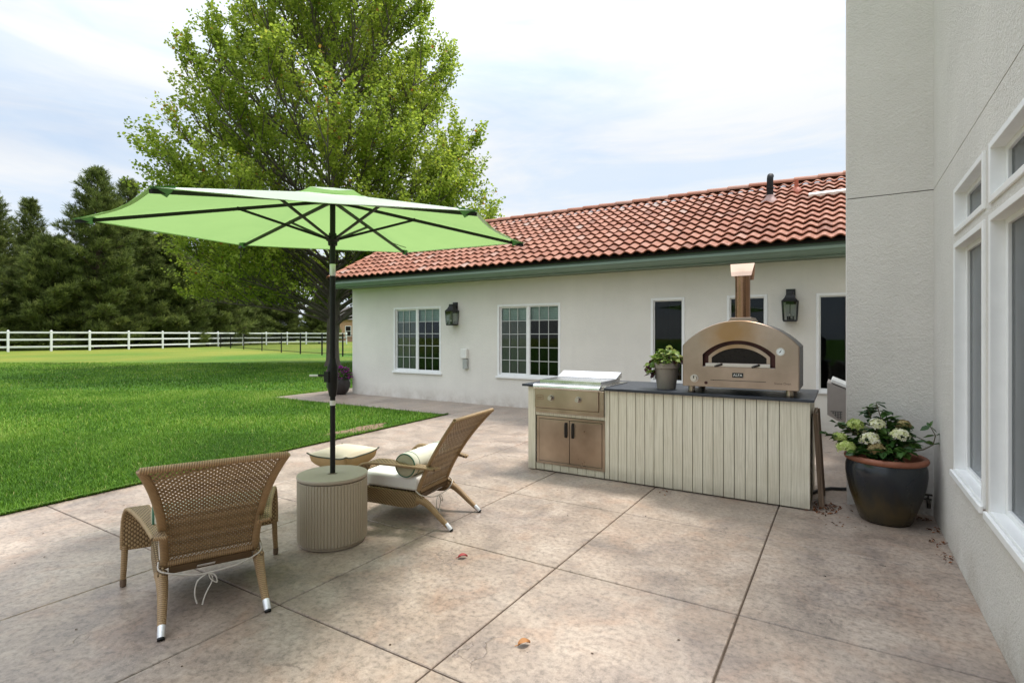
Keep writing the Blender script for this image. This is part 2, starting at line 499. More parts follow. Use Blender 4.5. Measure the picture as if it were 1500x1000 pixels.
M['glaze'] = m_glaze()
M['bowl'] = simple('dark_bowl', (.030, .024, .024), .35, var=.2)
M['soil'] = simple('potting_soil', (.035, .025, .018), .95, var=.4, vs=40, bump=.6, bs=60)
M['weave'] = m_weave('rattan_weave')
M['wrap'] = m_wrap('rattan_wrap')
M['strand'] = m_strand('rattan_strand')
M['cushion'] = simple('cream_canvas', (.72, .70, .66), .85, var=.04, vs=6, bump=.15, bs=220)
M['pillowtan'] = simple('tan_pillow_side', (.50, .34, .165), .85, var=.1, vs=7, bump=.15, bs=200)
M['pillowtop'] = simple('cream_pillow_top', (.66, .56, .43), .85, var=.06, vs=5, bump=.15, bs=200)
M['bolster_end'] = simple('olive_bolster_end', (.38, .36, .24), .85, var=.08, bump=.1, bs=200)
M['bolster'] = simple('cream_bolster', (.67, .66, .56), .85, var=.05, vs=6, bump=.15, bs=200)
M['piping'] = simple('green_piping', (.045, .125, .075), .8)
M['pipingdark'] = simple('olive_piping', (.06, .07, .05), .8)
M['strap'] = simple('white_strap', (.62, .59, .53), .85, var=.08, vs=30)
M['silver'] = simple('silver_cap', (.70, .70, .70), .38, .75, var=.06)
M['canopy'] = m_canopy()
M['cap'] = simple('green_pocket', (.10, .29, .09), .75, var=.1)
M['tape'] = simple('white_tape', (.74, .73, .70), .6, var=.03)
M['bark'] = simple('maple_bark', (.115, .092, .075), .9, var=.35, vs=5, stretch=(4, 4, .7), bump=.8, bs=14)
M['pinebark'] = simple('pine_bark', (.10, .065, .045), .9, var=.3, vs=6, bump=.6, bs=20)
M['maple'] = m_leaf('maple_leaf', [(0, (.13, .19, .026)), (.3, (.23, .31, .036)), (.65, (.34, .42, .050)), (.93, (.44, .50, .075)), (.965, (.34, .24, .04)), (1, (.36, .12, .03))], .58, .5, .3)
M['needle'] = m_leaf('pine_needle', [(0, (.046, .064, .018)), (.4, (.112, .145, .038)), (.8, (.20, .24, .062)), (1, (.28, .30, .09))], .3, .6, .2)
M['hyleaf'] = m_leaf('hydrangea_leaf', [(0, (.018, .055, .012)), (.5, (.035, .095, .018)), (1, (.085, .165, .030))], .25, .38, .45)
M['floret'] = m_leaf('hydrangea_floret', [(0, (.48, .52, .18)), (.3, (.66, .67, .38)), (.65, (.80, .78, .62)), (1, (.84, .82, .74))], .25, .7, .2)
M['limeflor'] = m_leaf('lime_floret', [(0, (.30, .40, .08)), (.5, (.46, .55, .16)), (1, (.62, .66, .30))], .25, .7, .2)
M['brownflor'] = m_leaf('faded_floret', [(0, (.20, .13, .06)), (.5, (.34, .27, .12)), (1, (.50, .42, .22))], .2, .8, .1)
M['stem'] = simple('green_stem', (.10, .085, .04), .7)
M['coleus'] = m_leaf('lime_leaf', [(0, (.085, .16, .022)), (.5, (.20, .30, .05)), (1, (.42, .46, .15))], .3, .45, .35)
M['coleusd'] = m_leaf('maroon_leaf', [(0, (.03, .006, .010)), (1, (.075, .014, .022))], .15, .45, .35)
M['petunia'] = m_leaf('purple_petal', [(0, (.20, .012, .17)), (.6, (.36, .03, .30)), (1, (.50, .08, .45))], .3, .6, .2)
M['petleaf'] = m_leaf('petunia_leaf', [(0, (.03, .06, .015)), (1, (.07, .12, .03))], .25, .6, .2)
M['boxwhite'] = simple('white_plastic', (.72, .71, .67), .45, var=.04)
M['boxgrey'] = simple('grey_plastic', (.36, .37, .35), .4, var=.08)
M['boxtaupe'] = simple('taupe_sheet_metal', (.33, .295, .265), .5, .2, var=.05)
M['mesh'] = simple('perforated_dark', (.09, .085, .08), .7)
M['hose'] = simple('black_rubber', (.014, .016, .018), .5)
M['brick'] = simple('distant_brick', (.46, .27, .17), .9, var=.15, vs=2)
M['darkroof'] = simple('distant_roof', (.10, .09, .085), .9)
M['redleaf'] = simple('red_leaf', (.30, .02, .02), .6)
M['brownleaf'] = simple('brown_leaf', (.42, .19, .06), .7)
M['litter'] = m_leaf('dry_litter', [(0, (.05, .025, .015)), (.5, (.16, .06, .03)), (1, (.34, .15, .07))], .1, .8, .1)
M['debris'] = m_leaf('dark_debris', [(0, (.03, .02, .015)), (1, (.12, .08, .05))], .05, .9, .1)
M['pipegrey'] = simple('vent_black', (.012, .012, .013), .6, var=.2, spec=.2)
M['lead'] = simple('lead_flashing', (.30, .19, .17), .6, .2, var=.15)
M['pipered'] = simple('red_vent', (.36, .085, .04), .6)
M['brass'] = simple('dark_brass', (.05, .04, .03), .5, .7)
M['badge'] = simple('black_badge', (.01, .01, .01), .3)
M['letter'] = simple('badge_letter', (.75, .74, .72), .35, .6, var=.02)
M['etch'] = simple('etched_text', (.09, .055, .04), .6)
M['logo'] = simple('logo_red_brown', (.22, .07, .04), .5)
M['soilpatch'] = simple('bare_soil', (.16, .105, .06), .95, var=.4, vs=14, bump=.6, bs=30)

# ------------------------------------------------------------------ camera
cam = bpy.data.cameras.new('camera')
cam.sensor_width = 36.0
cam.lens = 785 / 1500 * 36
cam.shift_y = -10 / 1500
cam.clip_start = 0.05; cam.clip_end = 2000
co = bpy.data.objects.new('camera', cam)
COL.objects.link(co)
YAW = math.atan(485 / 785)
co.location = (0, 0, 1.47)
co.rotation_euler = (PI / 2, 0, YAW)
S.camera = co
FW = np.array([-math.sin(YAW), math.cos(YAW)]); RT = np.array([math.cos(YAW), math.sin(YAW)])

# ------------------------------------------------------------------ light
sun_dir = V(.12, .42, 1.0).normalized()
sl = bpy.data.lights.new('sun', 'SUN'); sl.energy = 2.55; sl.angle = math.radians(11); sl.color = (1.0, .955, .88)
so = bpy.data.objects.new('sun', sl); COL.objects.link(so)
so.rotation_euler = sun_dir.to_track_quat('Z', 'Y').to_euler(); so.location = (0, 0, 30)
W = bpy.data.worlds.new('World'); S.world = W; W.use_nodes = True
wn, wl = W.node_tree.nodes, W.node_tree.links
bg = wn['Background']
sky = wn.new('ShaderNodeTexSky'); sky.sky_type = 'NISHITA'; sky.sun_disc = False
sky.sun_elevation = math.asin(sun_dir.z); sky.sun_rotation = math.atan2(sun_dir.x, sun_dir.y)
sky.air_density = 1.0; sky.dust_density = 1.5
tc = wn.new('ShaderNodeTexCoord')
mp = wn.new('ShaderNodeMapping'); mp.inputs['Scale'].default_value = (1.0, 1.0, 4.0); mp.inputs['Location'].default_value = (.35, .2, .1)
wl.new(tc.outputs['Generated'], mp.inputs[0])
n1 = wn.new('ShaderNodeTexNoise'); n1.inputs['Scale'].default_value = 2.1; n1.inputs['Detail'].default_value = 7; n1.inputs['Roughness'].default_value = .55; n1.inputs['Distortion'].default_value = .5
wl.new(mp.outputs[0], n1.inputs['Vector'])
r1 = wn.new('ShaderNodeValToRGB'); r1.color_ramp.elements[0].position = .30; r1.color_ramp.elements[0].color = (.62, .62, .62, 1)
r1.color_ramp.elements[1].position = .52; r1.color_ramp.elements[1].color = (1, 1, 1, 1)
wl.new(n1.outputs['Fac'], r1.inputs[0])
n2 = wn.new('ShaderNodeTexNoise'); n2.inputs['Scale'].default_value = 1.9; n2.inputs['Detail'].default_value = 8; n2.inputs['Roughness'].default_value = .58; n2.inputs['Distortion'].default_value = .6
mp2 = wn.new('ShaderNodeMapping'); mp2.inputs['Scale'].default_value = (1.0, 1.0, 5.5); mp2.inputs['Rotation'].default_value = (.10, .12, 0); mp2.inputs['Location'].default_value = (2.1, .7, .3)
wl.new(tc.outputs['Generated'], mp2.inputs[0]); wl.new(mp2.outputs[0], n2.inputs['Vector'])
r2 = wn.new('ShaderNodeValToRGB'); r2.color_ramp.elements[0].position = .40; r2.color_ramp.elements[0].color = (4.15, 4.75, 5.5, 1)
r2.color_ramp.elements[1].position = .58; r2.color_ramp.elements[1].color = (5.15, 5.28, 5.42, 1)
wl.new(n2.outputs['Fac'], r2.inputs[0])
mxw = wn.new('ShaderNodeMix'); mxw.data_type = 'RGBA'
wl.new(r1.outputs[0], mxw.inputs[0]); wl.new(sky.outputs[0], mxw.inputs[6]); wl.new(r2.outputs[0], mxw.inputs[7])
sxz = wn.new('ShaderNodeSeparateXYZ'); wl.new(tc.outputs['Generated'], sxz.inputs[0])
mrz = wn.new('ShaderNodeMapRange'); mrz.interpolation_type = 'SMOOTHSTEP'
for k_, v_ in ((1, .30), (2, .95), (3, 1.0), (4, 2.75)): mrz.inputs[k_].default_value = v_
wl.new(sxz.outputs[2], mrz.inputs[0])
vsc = wn.new('ShaderNodeVectorMath'); vsc.operation = 'SCALE'
wl.new(mxw.outputs[2], vsc.inputs[0]); wl.new(mrz.outputs[0], vsc.inputs['Scale'])
wl.new(vsc.outputs[0], bg.inputs['Color']); bg.inputs['Strength'].default_value = .10

S.view_settings.view_transform = 'Standard'; S.view_settings.look = 'None'
S.view_settings.exposure = 0.86; S.view_settings.gamma = 1.0
S.cycles.use_denoising = True
S.cycles.max_bounces = 10; S.cycles.diffuse_bounces = 6; S.cycles.transparent_max_bounces = 16
S.cycles.caustics_reflective = False; S.cycles.caustics_refractive = False

# ------------------------------------------------------------------ ground
g = MB(); g.grid(lambda a, b: (-420 + 620 * a, -160 + 620 * b, -.012), 4, 4)
tag(g.build('lawn', M['lawn']), kind='structure')

def edge_x(y): return -5.735 - .060 * y       # lawn edge of the patio
XL = [-.468 + 1.0745 * k for k in range(-4, 1)] + [.632]
YL = [-10.18, -8.98, -7.78, -6.58, -5.38, -4.18, -2.98, -1.78, -.58, .62, 1.82, 3.02, 4.24, 5.50, 6.68, 7.80]
b = MB(); gap = .0045
def slab(poly):
    cx = sum(p[0] for p in poly) / len(poly); cy = sum(p[1] for p in poly) / len(poly)
    n = len(poly)
    def inset(d):
        out = []
        for i in range(n):
            p0, p1, p2 = Vector(poly[i - 1]), Vector(poly[i]), Vector(poly[(i + 1) % n])
            e1 = (p1 - p0).normalized(); e2 = (p2 - p1).normalized()
            n1_, n2_ = Vector((-e1.y, e1.x)), Vector((-e2.y, e2.x))
            k = (n1_ + n2_) / (1 + n1_.dot(n2_))
            out.append(p1 + k * d)
        return out
    top = inset(gap + .004); mid = inset(gap); bot = inset(gap)
    vs = [(p.x, p.y, 0.0) for p in top] + [(p.x, p.y, -.004) for p in mid] + [(p.x, p.y, -.06) for p in bot]
    fs = [tuple(range(n))]
    for k in range(2):
        for i in range(n):
            j = (i + 1) % n
            fs.append((k * n + i, (k + 1) * n + i, (k + 1) * n + j, k * n + j))
    b.add(vs, fs)
for j in range(len(YL) - 1):
    y0, y1 = YL[j], YL[j + 1]
    slab([(edge_x(y0), y0), (XL[0], y0), (XL[0], y1), (edge_x(y1), y1)])
    for i in range(len(XL) - 1):
        slab([(XL[i], y0), (XL[i + 1], y0), (XL[i + 1], y1), (XL[i], y1)])
wx = [-11.40, -10.0, -8.6, -7.3, edge_x(7.8), XL[0], XL[1], XL[2], XL[3], XL[4], XL[5]]
for i in range(len(wx) - 1):
    slab([(wx[i], 7.80), (wx[i + 1], 7.80), (wx[i + 1], 9.35), (wx[i] + (-.08 if i == 0 else 0), 9.35)])
slab([(-11.48, 9.35), (-10.3, 9.35), (-10.3, 10.6), (-11.55, 10.6)])
tag(b.build('patio', M['concrete']), kind='structure')
gb = MB()
gb.add([(edge_x(-10.18) + .01, -10.18, -.0085), (.7, -10.18, -.0085), (.7, 7.8, -.0085), (edge_x(7.8) + .01, 7.8, -.0085)], [(0, 1, 2, 3)])
gb.add([(-11.39, 7.802, -.0085), (.7, 7.802, -.0085), (.7, 9.35, -.0085), (-11.46, 9.35, -.0085)], [(0, 1, 2, 3)])
tag(gb.build('patio_joint_bed', M['grout']), kind='structure')
# bare soil patch beside the patio corner
sp = MB(); pts = []
for k in range(22):
    a = 2 * PI * k / 22; r = 1 + .28 * math.sin(3 * a + 1) + .12 * math.sin(7 * a)
    pts.append((-6.42 + .20 * r * math.cos(a), 5.85 + .62 * r * math.sin(a), -.006))
sp.add(pts, [tuple(range(22))])
tag(sp.build('soil_patch', M['soilpatch']), kind='structure')

# grass blades: denser near the patio
def grass(n, d0, d1, w, h, seed, p0=-30, p1=700):
    r = np.random.default_rng(seed)
    d = np.sqrt(r.random(n) * (d1 * d1 - d0 * d0) + d0 * d0)
    px = p0 + (p1 - p0) * r.random(n)
    lat = d * (px - 750) / 785.
    x = d * FW[0] + lat * RT[0]; y = d * FW[1] + lat * RT[1]
    ok = (x < -5.735 - .060 * y - .012) | (y > 7.8)
    ok &= ~((y > 7.77) & (y < 10.62) & (x > -11.45 - .04 * np.maximum(0, (y - 7.8))))
    ok &= ~((x > -10.5) & (y > 7.7))
    e = ((x + 6.42) / .2) ** 2 + ((y - 5.85) / .62) ** 2
    ok &= ~((e < .95) & (r.random(n) < .85))
    x, y = x[ok], y[ok]; m = len(x)
    # soft clump pattern for height and tint
    cl = (np.sin(x * 2.1 + 1.3 * np.sin(y * 1.7)) + np.sin(y * 2.7 + 1.1 * np.sin(x * 1.3 + 2)) + .6 * np.sin(x * 5.3 + y * 4.1)) / 2.6
    a = r.random(m) * 2 * PI; lean = (.25 + .55 * r.random(m))
    hh = h * (.55 + .75 * r.random(m)) * (1 + .22 * cl)
    dx, dy = np.cos(a), np.sin(a); ww = w * (.7 + .6 * r.random(m))
    base = np.stack([x, y, np.full(m, -.014)], 1)
    side = np.stack([-dy, dx, np.zeros(m)], 1) * ww[:, None] * .5
    out = np.stack([dx, dy, np.zeros(m)], 1)
    midp = base + out * (hh * lean * .30)[:, None] + np.array([0, 0, 1]) * (hh * .6)[:, None]
    tip = base + out * (hh * lean * 1.0)[:, None] + np.array([0, 0, 1]) * hh[:, None]
    q = np.stack([base - side, base + side, midp + side * .8, midp - side * .8], 1)
    t2 = np.stack([midp - side * .8, midp + side * .8, tip + side * .1, tip - side * .1], 1)
    vs = np.concatenate([q, t2], 1).reshape(-1, 3)
    big_ = np.sin(x * .55 + 1.9 * np.sin(y * .42 + .6)) * np.sin(y * .5 + 1.2 * np.sin(x * .33)); rn = np.clip(.42 + .20 * cl + .27 * big_ + .25 * r.standard_normal(m), 0, .96)
    rn[r.random(m) < .012] = 1.0
    return vs, np.repeat(rn, 2)
parts = [grass(150000, 3.6, 8.0, .0048, .047, 1), grass(95000, 8.0, 14.0, .009, .052, 2), grass(60000, 14.0, 28.0, .018, .058, 3), grass(90000, 2.2, 8.0, .0055, .047, 4, -620, -30), grass(45000, 8.0, 16.0, .010, .052, 5, -420, -30)]
def edge_grass(n, seed):
    r = np.random.default_rng(seed)
    y = 1.0 + 6.8 * r.random(n) ** 1.3; x = -5.735 - .060 * y - .006 - .035 * r.random(n) ** 2
    a = r.uniform(-1.1, 1.1, n); hh = r.uniform(.03, .075, n); ww = .006
    base = np.stack([x, y, np.full(n, -.012)], 1); side = np.stack([-np.sin(a), np.cos(a), 0 * a], 1) * ww * .5; out = np.stack([np.cos(a), np.sin(a), 0 * a], 1)
    midp = base + out * (hh * .35)[:, None] + np.array([0, 0, 1]) * (hh * .6)[:, None]; tip_ = base + out * (hh * r.uniform(.6, 1.3, n))[:, None] + np.array([0, 0, 1]) * (hh * .62)[:, None]
    vs = np.concatenate([np.stack([base - side, base + side, midp + side * .8, midp - side * .8], 1), np.stack([midp - side * .8, midp + side * .8, tip_ + side * .1, tip_ - side * .1], 1)], 1).reshape(-1, 3)
    return vs, np.repeat(np.clip(.4 + .3 * r.standard_normal(n), 0, 1), 2)
parts.append(edge_grass(7000, 8))
tag(npmesh('grass', np.concatenate([p[0] for p in parts]), 4, M['blade'], rnd=np.concatenate([p[1] for p in parts])),
    kind='stuff', label='short green mown grass growing up to the pale concrete edge')

# ------------------------------------------------------------------ house wing
WY = 9.27
wing = thing('house_wing', 'long low cream stucco house wing with red tiled roof and green gutter', 'house', (-5.0, WY, 0))
def wall_y(mb, y, yb, x0, x1, z0, z1, holes):
    """wall facing -Y at y, back at yb, with rectangular holes (x0,x1,z0,z1)"""
    xs = sorted({x0, x1, *[h[0] for h in holes], *[h[1] for h in holes]})
    zs = sorted({z0, z1, *[h[2] for h in holes], *[h[3] for h in holes]})
    for i in range(len(xs) - 1):
        for k in range(len(zs) - 1):
            cx, cz = (xs[i] + xs[i + 1]) / 2, (zs[k] + zs[k + 1]) / 2
            if any(h[0] < cx < h[1] and h[2] < cz < h[3] for h in holes): continue
            a, c, d, e = xs[i], xs[i + 1], zs[k], zs[k + 1]
            mb.add([(a, y, d), (c, y, d), (c, y, e), (a, y, e)], [(0, 1, 2, 3)])
            mb.add([(a, yb, d), (c, yb, d), (c, yb, e), (a, yb, e)], [(3, 2, 1, 0)])
    for h in holes + [(x0, x1, z0, z1)]:
        a, c, d, e = h
        mb.add([(a, y, d), (c, y, d), (c, yb, d), (a, yb, d)], [(0, 1, 2, 3)])
        mb.add([(a, y, e), (c, y, e), (c, yb, e), (a, yb, e)], [(3, 2, 1, 0)])
        mb.add([(a, y, d), (a, yb, d), (a, yb, e), (a, y, e)], [(0, 1, 2, 3)])
        mb.add([(c, y, d), (c, yb, d), (c, yb, e), (c, y, e)], [(3, 2, 1, 0)])
WX0, WX1 = -10.40, 3.2
EV, RY, RZ = 8.70, 11.95, 4.43
WBK = 2 * RY - WY
winA = [(-9.0, -7.575, .61, 2.10), (-6.08, -4.63, .61, 2.085)]
winB = [(-2.865, -2.285, .63, 2.105), (-1.61, -1.01, .63, 2.105), (-.345, .25, .605, 2.09)]
mb = MB(); wall_y(mb, WY, WY + .16, WX0, WX1, -.06, 2.60, winA + winB)
mb.build('wall', M['stucco'], wing, True)
zt = lambda y: 2.60 + (min(y, 2 * RY - y) - WY) * .511
for x in (WX0, WX1 - .16):
    mb = MB()
    mb.prism([(WY + .162, -.06), (WBK, -.06), (WBK, 2.60), (RY, zt(RY)), (WY + .162, 2.64)], lambda a, c, x=x: (x, a, c), lambda a, c, x=x: (x + .16, a, c))
    mb.build('wall', M['stucco'], wing, True)
mb = MB(); mb.box(WX0 + .162, WX1 - .162, WBK - .16, WBK, -.06, 2.6); mb.build('wall', M['stucco'], wing, True)

# dark liner boxes behind the windows, room shade put into their colour
for h in winA + winB:
    mb = MB()
    a, c, d, e = h
    y0, y1 = WY + .165, WY + 1.9
    a -= .2; c += .2; d -= .4; e += .3
    if c > .3: c = .3
    mb.add([(a, y0, d), (c, y0, d), (c, y1, d), (a, y1, d), (a, y0, e), (c, y0, e), (c, y1, e), (a, y1, e)],
           [(0, 1, 2, 3), (7, 6, 5, 4), (1, 2, 6, 5), (2, 3, 7, 6), (3, 0, 4, 7)])
    mb.build('shade_liner', M['room'], wing, True)

def slider(h, label=None):
    a, c, d, e = h
    mid = (a + c) / 2 - .005
    f = MB(); y = WY + .004
    t = .045
    f.box(a, a + t, y - .012, WY + .10, d, e); f.box(c - t, c, y - .012, WY + .10, d, e)
    f.box(a + t, c - t, y - .012, WY + .10, e - t, e); f.box(a + t, c - t, y - .012, WY + .10, d, d + t)
    fr = f.build('window', M['white'], wing, True, bevel=.003)
    s = MB(); s.box(a - .03, c + .03, WY - .035, WY - .0085, d - .03, d + .012); s.build('sill', M['white'], fr, True, bevel=.004)
    # fixed right sash, sliding left sash
    k = MB()
    k.box(mid - .028, mid + .028, WY + .012, WY + .06, d + t, e - t)
    for (x0, x1, yy, q) in ((a + t, mid - .028, WY + .042, .030), (mid + .028, c - t, WY + .022, .018)):
        k.box(x0, x0 + q, yy, yy + .03, d + t, e - t); k.box(x1 - q, x1, yy, yy + .03, d + t, e - t)
        k.box(x0 + q, x1 - q, yy, yy + .03, e - t - q, e - t); k.box(x0 + q, x1 - q, yy, yy + .03, d + t, d + t + q)
    k.build('sash', M['white'], fr, True, bevel=.002)
    gr = MB()
    for (x0, x1, yy, q) in ((a + t, mid - .028, WY + .042, .030), (mid + .028, c - t, WY + .022, .018)):
        xa, xb, za, zb = x0 + q, x1 - q, d + t + q, e - t - q
        for i in (1, 2):
            x = xa + (xb - xa) * i / 3; gr.box(x - .007, x + .007, yy - .004, yy + .004, za, zb)
        for i in (1, 2, 3, 4):
            z = za + (zb - za) * i / 5; gr.box(xa, xb, yy - .0035, yy + .0045, z - .007, z + .007)
    gr.build('grille_bars', M['grille'], fr, True)
    p = MB()
    p.box(a + t + .030, mid - .058, WY + .052, WY + .0525, d + t + .03, e - t - .03); p.box(mid + .046, c - t - .018, WY + .029, WY + .0295, d + t + .018, e - t - .018)
    p.build('pane', M['glass'], fr, True)
    sc = MB(); sc.add([(a + t + .030, WY + .066, d + t + .03), (mid - .058, WY + .066, d + t + .03), (mid - .058, WY + .066, e - t - .30), (a + t + .030, WY + .066, e - t - .30)], [(0, 1, 2, 3)])
    sc.build('insect_screen', M['screen'], fr, True)
    bl = MB()
    for i in range(7):
        z = e - .05 - .04 * i
        bl.add([(a + .05, WY + .082, z), (c - .05, WY + .082, z), (c - .05, WY + .095, z - .037), (a + .05, WY + .095, z - .037)], [(0, 1, 2, 3)])
    bl.build('blind', M['blind'], fr, True)
for h in winA: slider(h)
def fixed(h):
    a, c, d, e = h
    f = MB(); t = .042
    y0, y1 = WY - .012, WY + .10
    f.box(a, a + t, y0, y1, d, e); f.box(c - t, c, y0, y1, d, e); f.box(a + t, c - t, y0, y1, e - t, e); f.box(a + t, c - t, y0, y1, d, d + t)
    fr = f.build('window', M['white'], wing, True, bevel=.003)
    s = MB(); s.box(a - .025, c + .025, WY - .032, WY - .0135, d - .02, d + .012); s.build('sill', M['white'], fr, True, bevel=.003)
    k = MB(); q = .016
    k.box(a + t, a + t + q, WY + .03, WY + .07, d + t, e - t); k.box(c - t - q, c - t, WY + .03, WY + .07, d + t, e - t)
    k.box(a + t + q, c - t - q, WY + .03, WY + .07, e - t - q, e - t); k.box(a + t + q, c - t - q, WY + .03, WY + .07, d + t, d + t + q)
    k.build('sash', M['white'], fr, True)
    p = MB(); p.box(a + t + q, c - t - q, WY + .045, WY + .0455, d + t + q, e - t - q); p.build('pane', M['glass'], fr, True)
for h in winB: fixed(h)

# roof of S-shaped tiles
SL = (RZ - 2.79) / (RY - EV)
RX0 = -10.50
def roofz(y): return 2.79 + SL * (y - EV)
slen = math.hypot(RY - EV, RZ - 2.79); ncr = 13; pitch = .192
ncol = int((WX1 + .1 - RX0) / pitch)
uy, uz = (RY - EV) / slen, (RZ - 2.79) / slen
vt = []; rn = []
prof_n = 8
def tprof(u): return .019 * (1 - math.cos(2 * PI * u)) + .006 * math.sin(PI * u)
tverts = []; trnd = []
rr = random.Random(5)
for r in range(ncr):
    s0 = slen * r / ncr - .035; s1 = slen * (r + 1) / ncr + .01
    for cc in range(ncol):
        x0 = RX0 + pitch * cc
        lift0 = .056 + rr.uniform(-.004, .004); lift1 = .012
        col = min(1, max(0, rr.gauss(.45, .22)))
        if rr.random() < .025: col = rr.uniform(.80, 1)
        ds = rr.uniform(-.008, .008)
        rows = []
        for (s, lf) in ((s0 + ds, lift0), (s1, lift1)):
            row = []
            for k in range(prof_n + 1):
                u = k / prof_n
                h = lf + tprof(u)
                row.append((x0 + u * pitch, EV + uy * s - uz * h, 2.79 + uz * s + uy * h))
            rows.append(row)
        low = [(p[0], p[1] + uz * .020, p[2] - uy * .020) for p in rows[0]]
        for k in range(prof_n):
            tverts += [rows[0][k], rows[0][k + 1], rows[1][k + 1], rows[1][k]]; trnd.append(col)
            tverts += [low[k], low[k + 1], rows[0][k + 1], rows[0][k]]; trnd.append(col * .5)  # lower edge coloured darker, standing in for shadow in the course gap
rl = root_loc(wing)
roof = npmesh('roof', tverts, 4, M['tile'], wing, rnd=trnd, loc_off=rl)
# underlay, back slope
mb = MB()
mb.add([(RX0 + .01, EV + .01, 2.77), (WX1 + .05, EV + .01, 2.77), (WX1 + .05, RY, RZ - .015), (RX0 + .01, RY, RZ - .015), (WX1 + .05, 2 * RY - EV, 2.77), (RX0 + .01, 2 * RY - EV, 2.77)], [(0, 1, 2, 3), (3, 2, 4, 5)])
mb.build('roof_underlay', M['mortar'], roof, True)
# ridge caps and rake caps
rv = []; rrn = []
def capseg(p0, p1, side, up, rad, lift, n=8):
    c = min(1, max(0, rr.gauss(.5, .18)))
    rows = []
    for p, l in ((p0, lift), (p1, 0.0)):
        row = []
        for k in range(n + 1):
            a = PI * k / n
            row.append(tuple(Vector(p) + side * (rad * math.cos(a)) + up * (rad * .8 * math.sin(a) + l)))
        rows.append(row)
    for k in range(n):
        rv.extend([rows[0][k], rows[0][k + 1], rows[1][k + 1], rows[1][k]]); rrn.append(c)
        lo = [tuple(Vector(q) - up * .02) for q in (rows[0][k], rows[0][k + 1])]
        rv.extend([lo[0], lo[1], rows[0][k + 1], rows[0][k]]); rrn.append(c * .5)  # cap edge darkened in colour as gap shadow, like the tiles
x = WX1 + .1
while x > RX0:
    capseg((x - .43, RY, RZ + .03), (x + .03, RY, RZ + .03), V(0, 1, 0), V(0, 0, 1), .115, .022); x -= .41
q = slen
k = 0
while q > .05:
    s0, s1 = max(q - .36, -.03), q + .02
    capseg((RX0 - .02, EV + uy * s0 - uz * .03, 2.79 + uz * s0 + uy * .03), (RX0 - .02, EV + uy * s1 - uz * .03, 2.79 + uz * s1 + uy * .03), V(1, 0, 0), V(0, -uz, uy), .085, .02); q -= .34
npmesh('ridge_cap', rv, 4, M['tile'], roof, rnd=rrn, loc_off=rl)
# gutter, fascia, soffit
mb = MB()
gp = [(8.785, 2.60), (8.735, 2.60), (8.715, 2.625), (8.695, 2.66), (8.68, 2.675), (8.68, 2.715), (8.692, 2.715), (8.692, 2.70), (8.785, 2.70)]
mb.prism(gp, lambda a, c: (RX0 - .02, a, c), lambda a, c: (WX1 + .05, a, c))
mb.build('gutter', M['green'], wing, True)
mb = MB(); mb.box(RX0, WX1 + .05, 8.79, 8.83, 2.575, 2.812); mb.box(RX0, WX1 + .04, 8.832, WY + .16, 2.603, 2.62)
mb.build('fascia', M['green'], wing, True)
mb = MB()
mb.prism([(8.84, 2.62), (WY, 2.62), (RY, RZ - .12), (RY, RZ - .01), (8.75, 2.765)], lambda a, c: (RX0 + .012, a, c), lambda a, c: (RX0 + .05, a, c))
mb.build('rake_board', M['green'], wing, True)
# roof vents
ry = 10.85; z0 = roofz(ry)
mb = MB(); mb.lathe([(.055, 0), (.055, .26), (.062, .262), (.062, .29), (.055, .295), (.055, .35)], 18, (-1.14, ry, z0), cap1=False)
mb.tube([(-1.14, ry, z0 + .35), (-1.14, ry, z0 + .42), (-1.14, ry + .012, z0 + .47), (-1.14, ry + .05, z0 + .51), (-1.14, ry + .10, z0 + .52)], .055, 16)
vp = mb.build('vent_pipe', M['pipegrey'], wing, True, smooth=40)
mb = MB(); mb.lathe([(.19, -.06), (.15, .04), (.085, .09), (.06, .15)], 18, (-1.14, ry, z0)); mb.build('flashing', M['lead'], vp, True, smooth=40)
ry2 = 11.28; z2 = roofz(ry2)
mb = MB(); mb.lathe([(.035, 0), (.035, .26)], 14, (-.74, ry2, z2)); vp2 = mb.build('vent_pipe', M['pipered'], wing, True, smooth=40, label='short red vent pipe near the ridge')
mb = MB(); mb.lathe([(.15, -.06), (.11, .06), (.04, .12)], 14, (-.74, ry2, z2)); mb.build('flashing', M['pipered'], vp2, True, smooth=40)
mb = MB(); yy = 10.69; zz = roofz(yy) + .11
mb.obox((.55, yy, zz), (2.12, .11, .05), Matrix.Rotation(math.atan(SL), 3, 'X')); mb.build('white_flashing', M['white'], wing, True, bevel=.004)

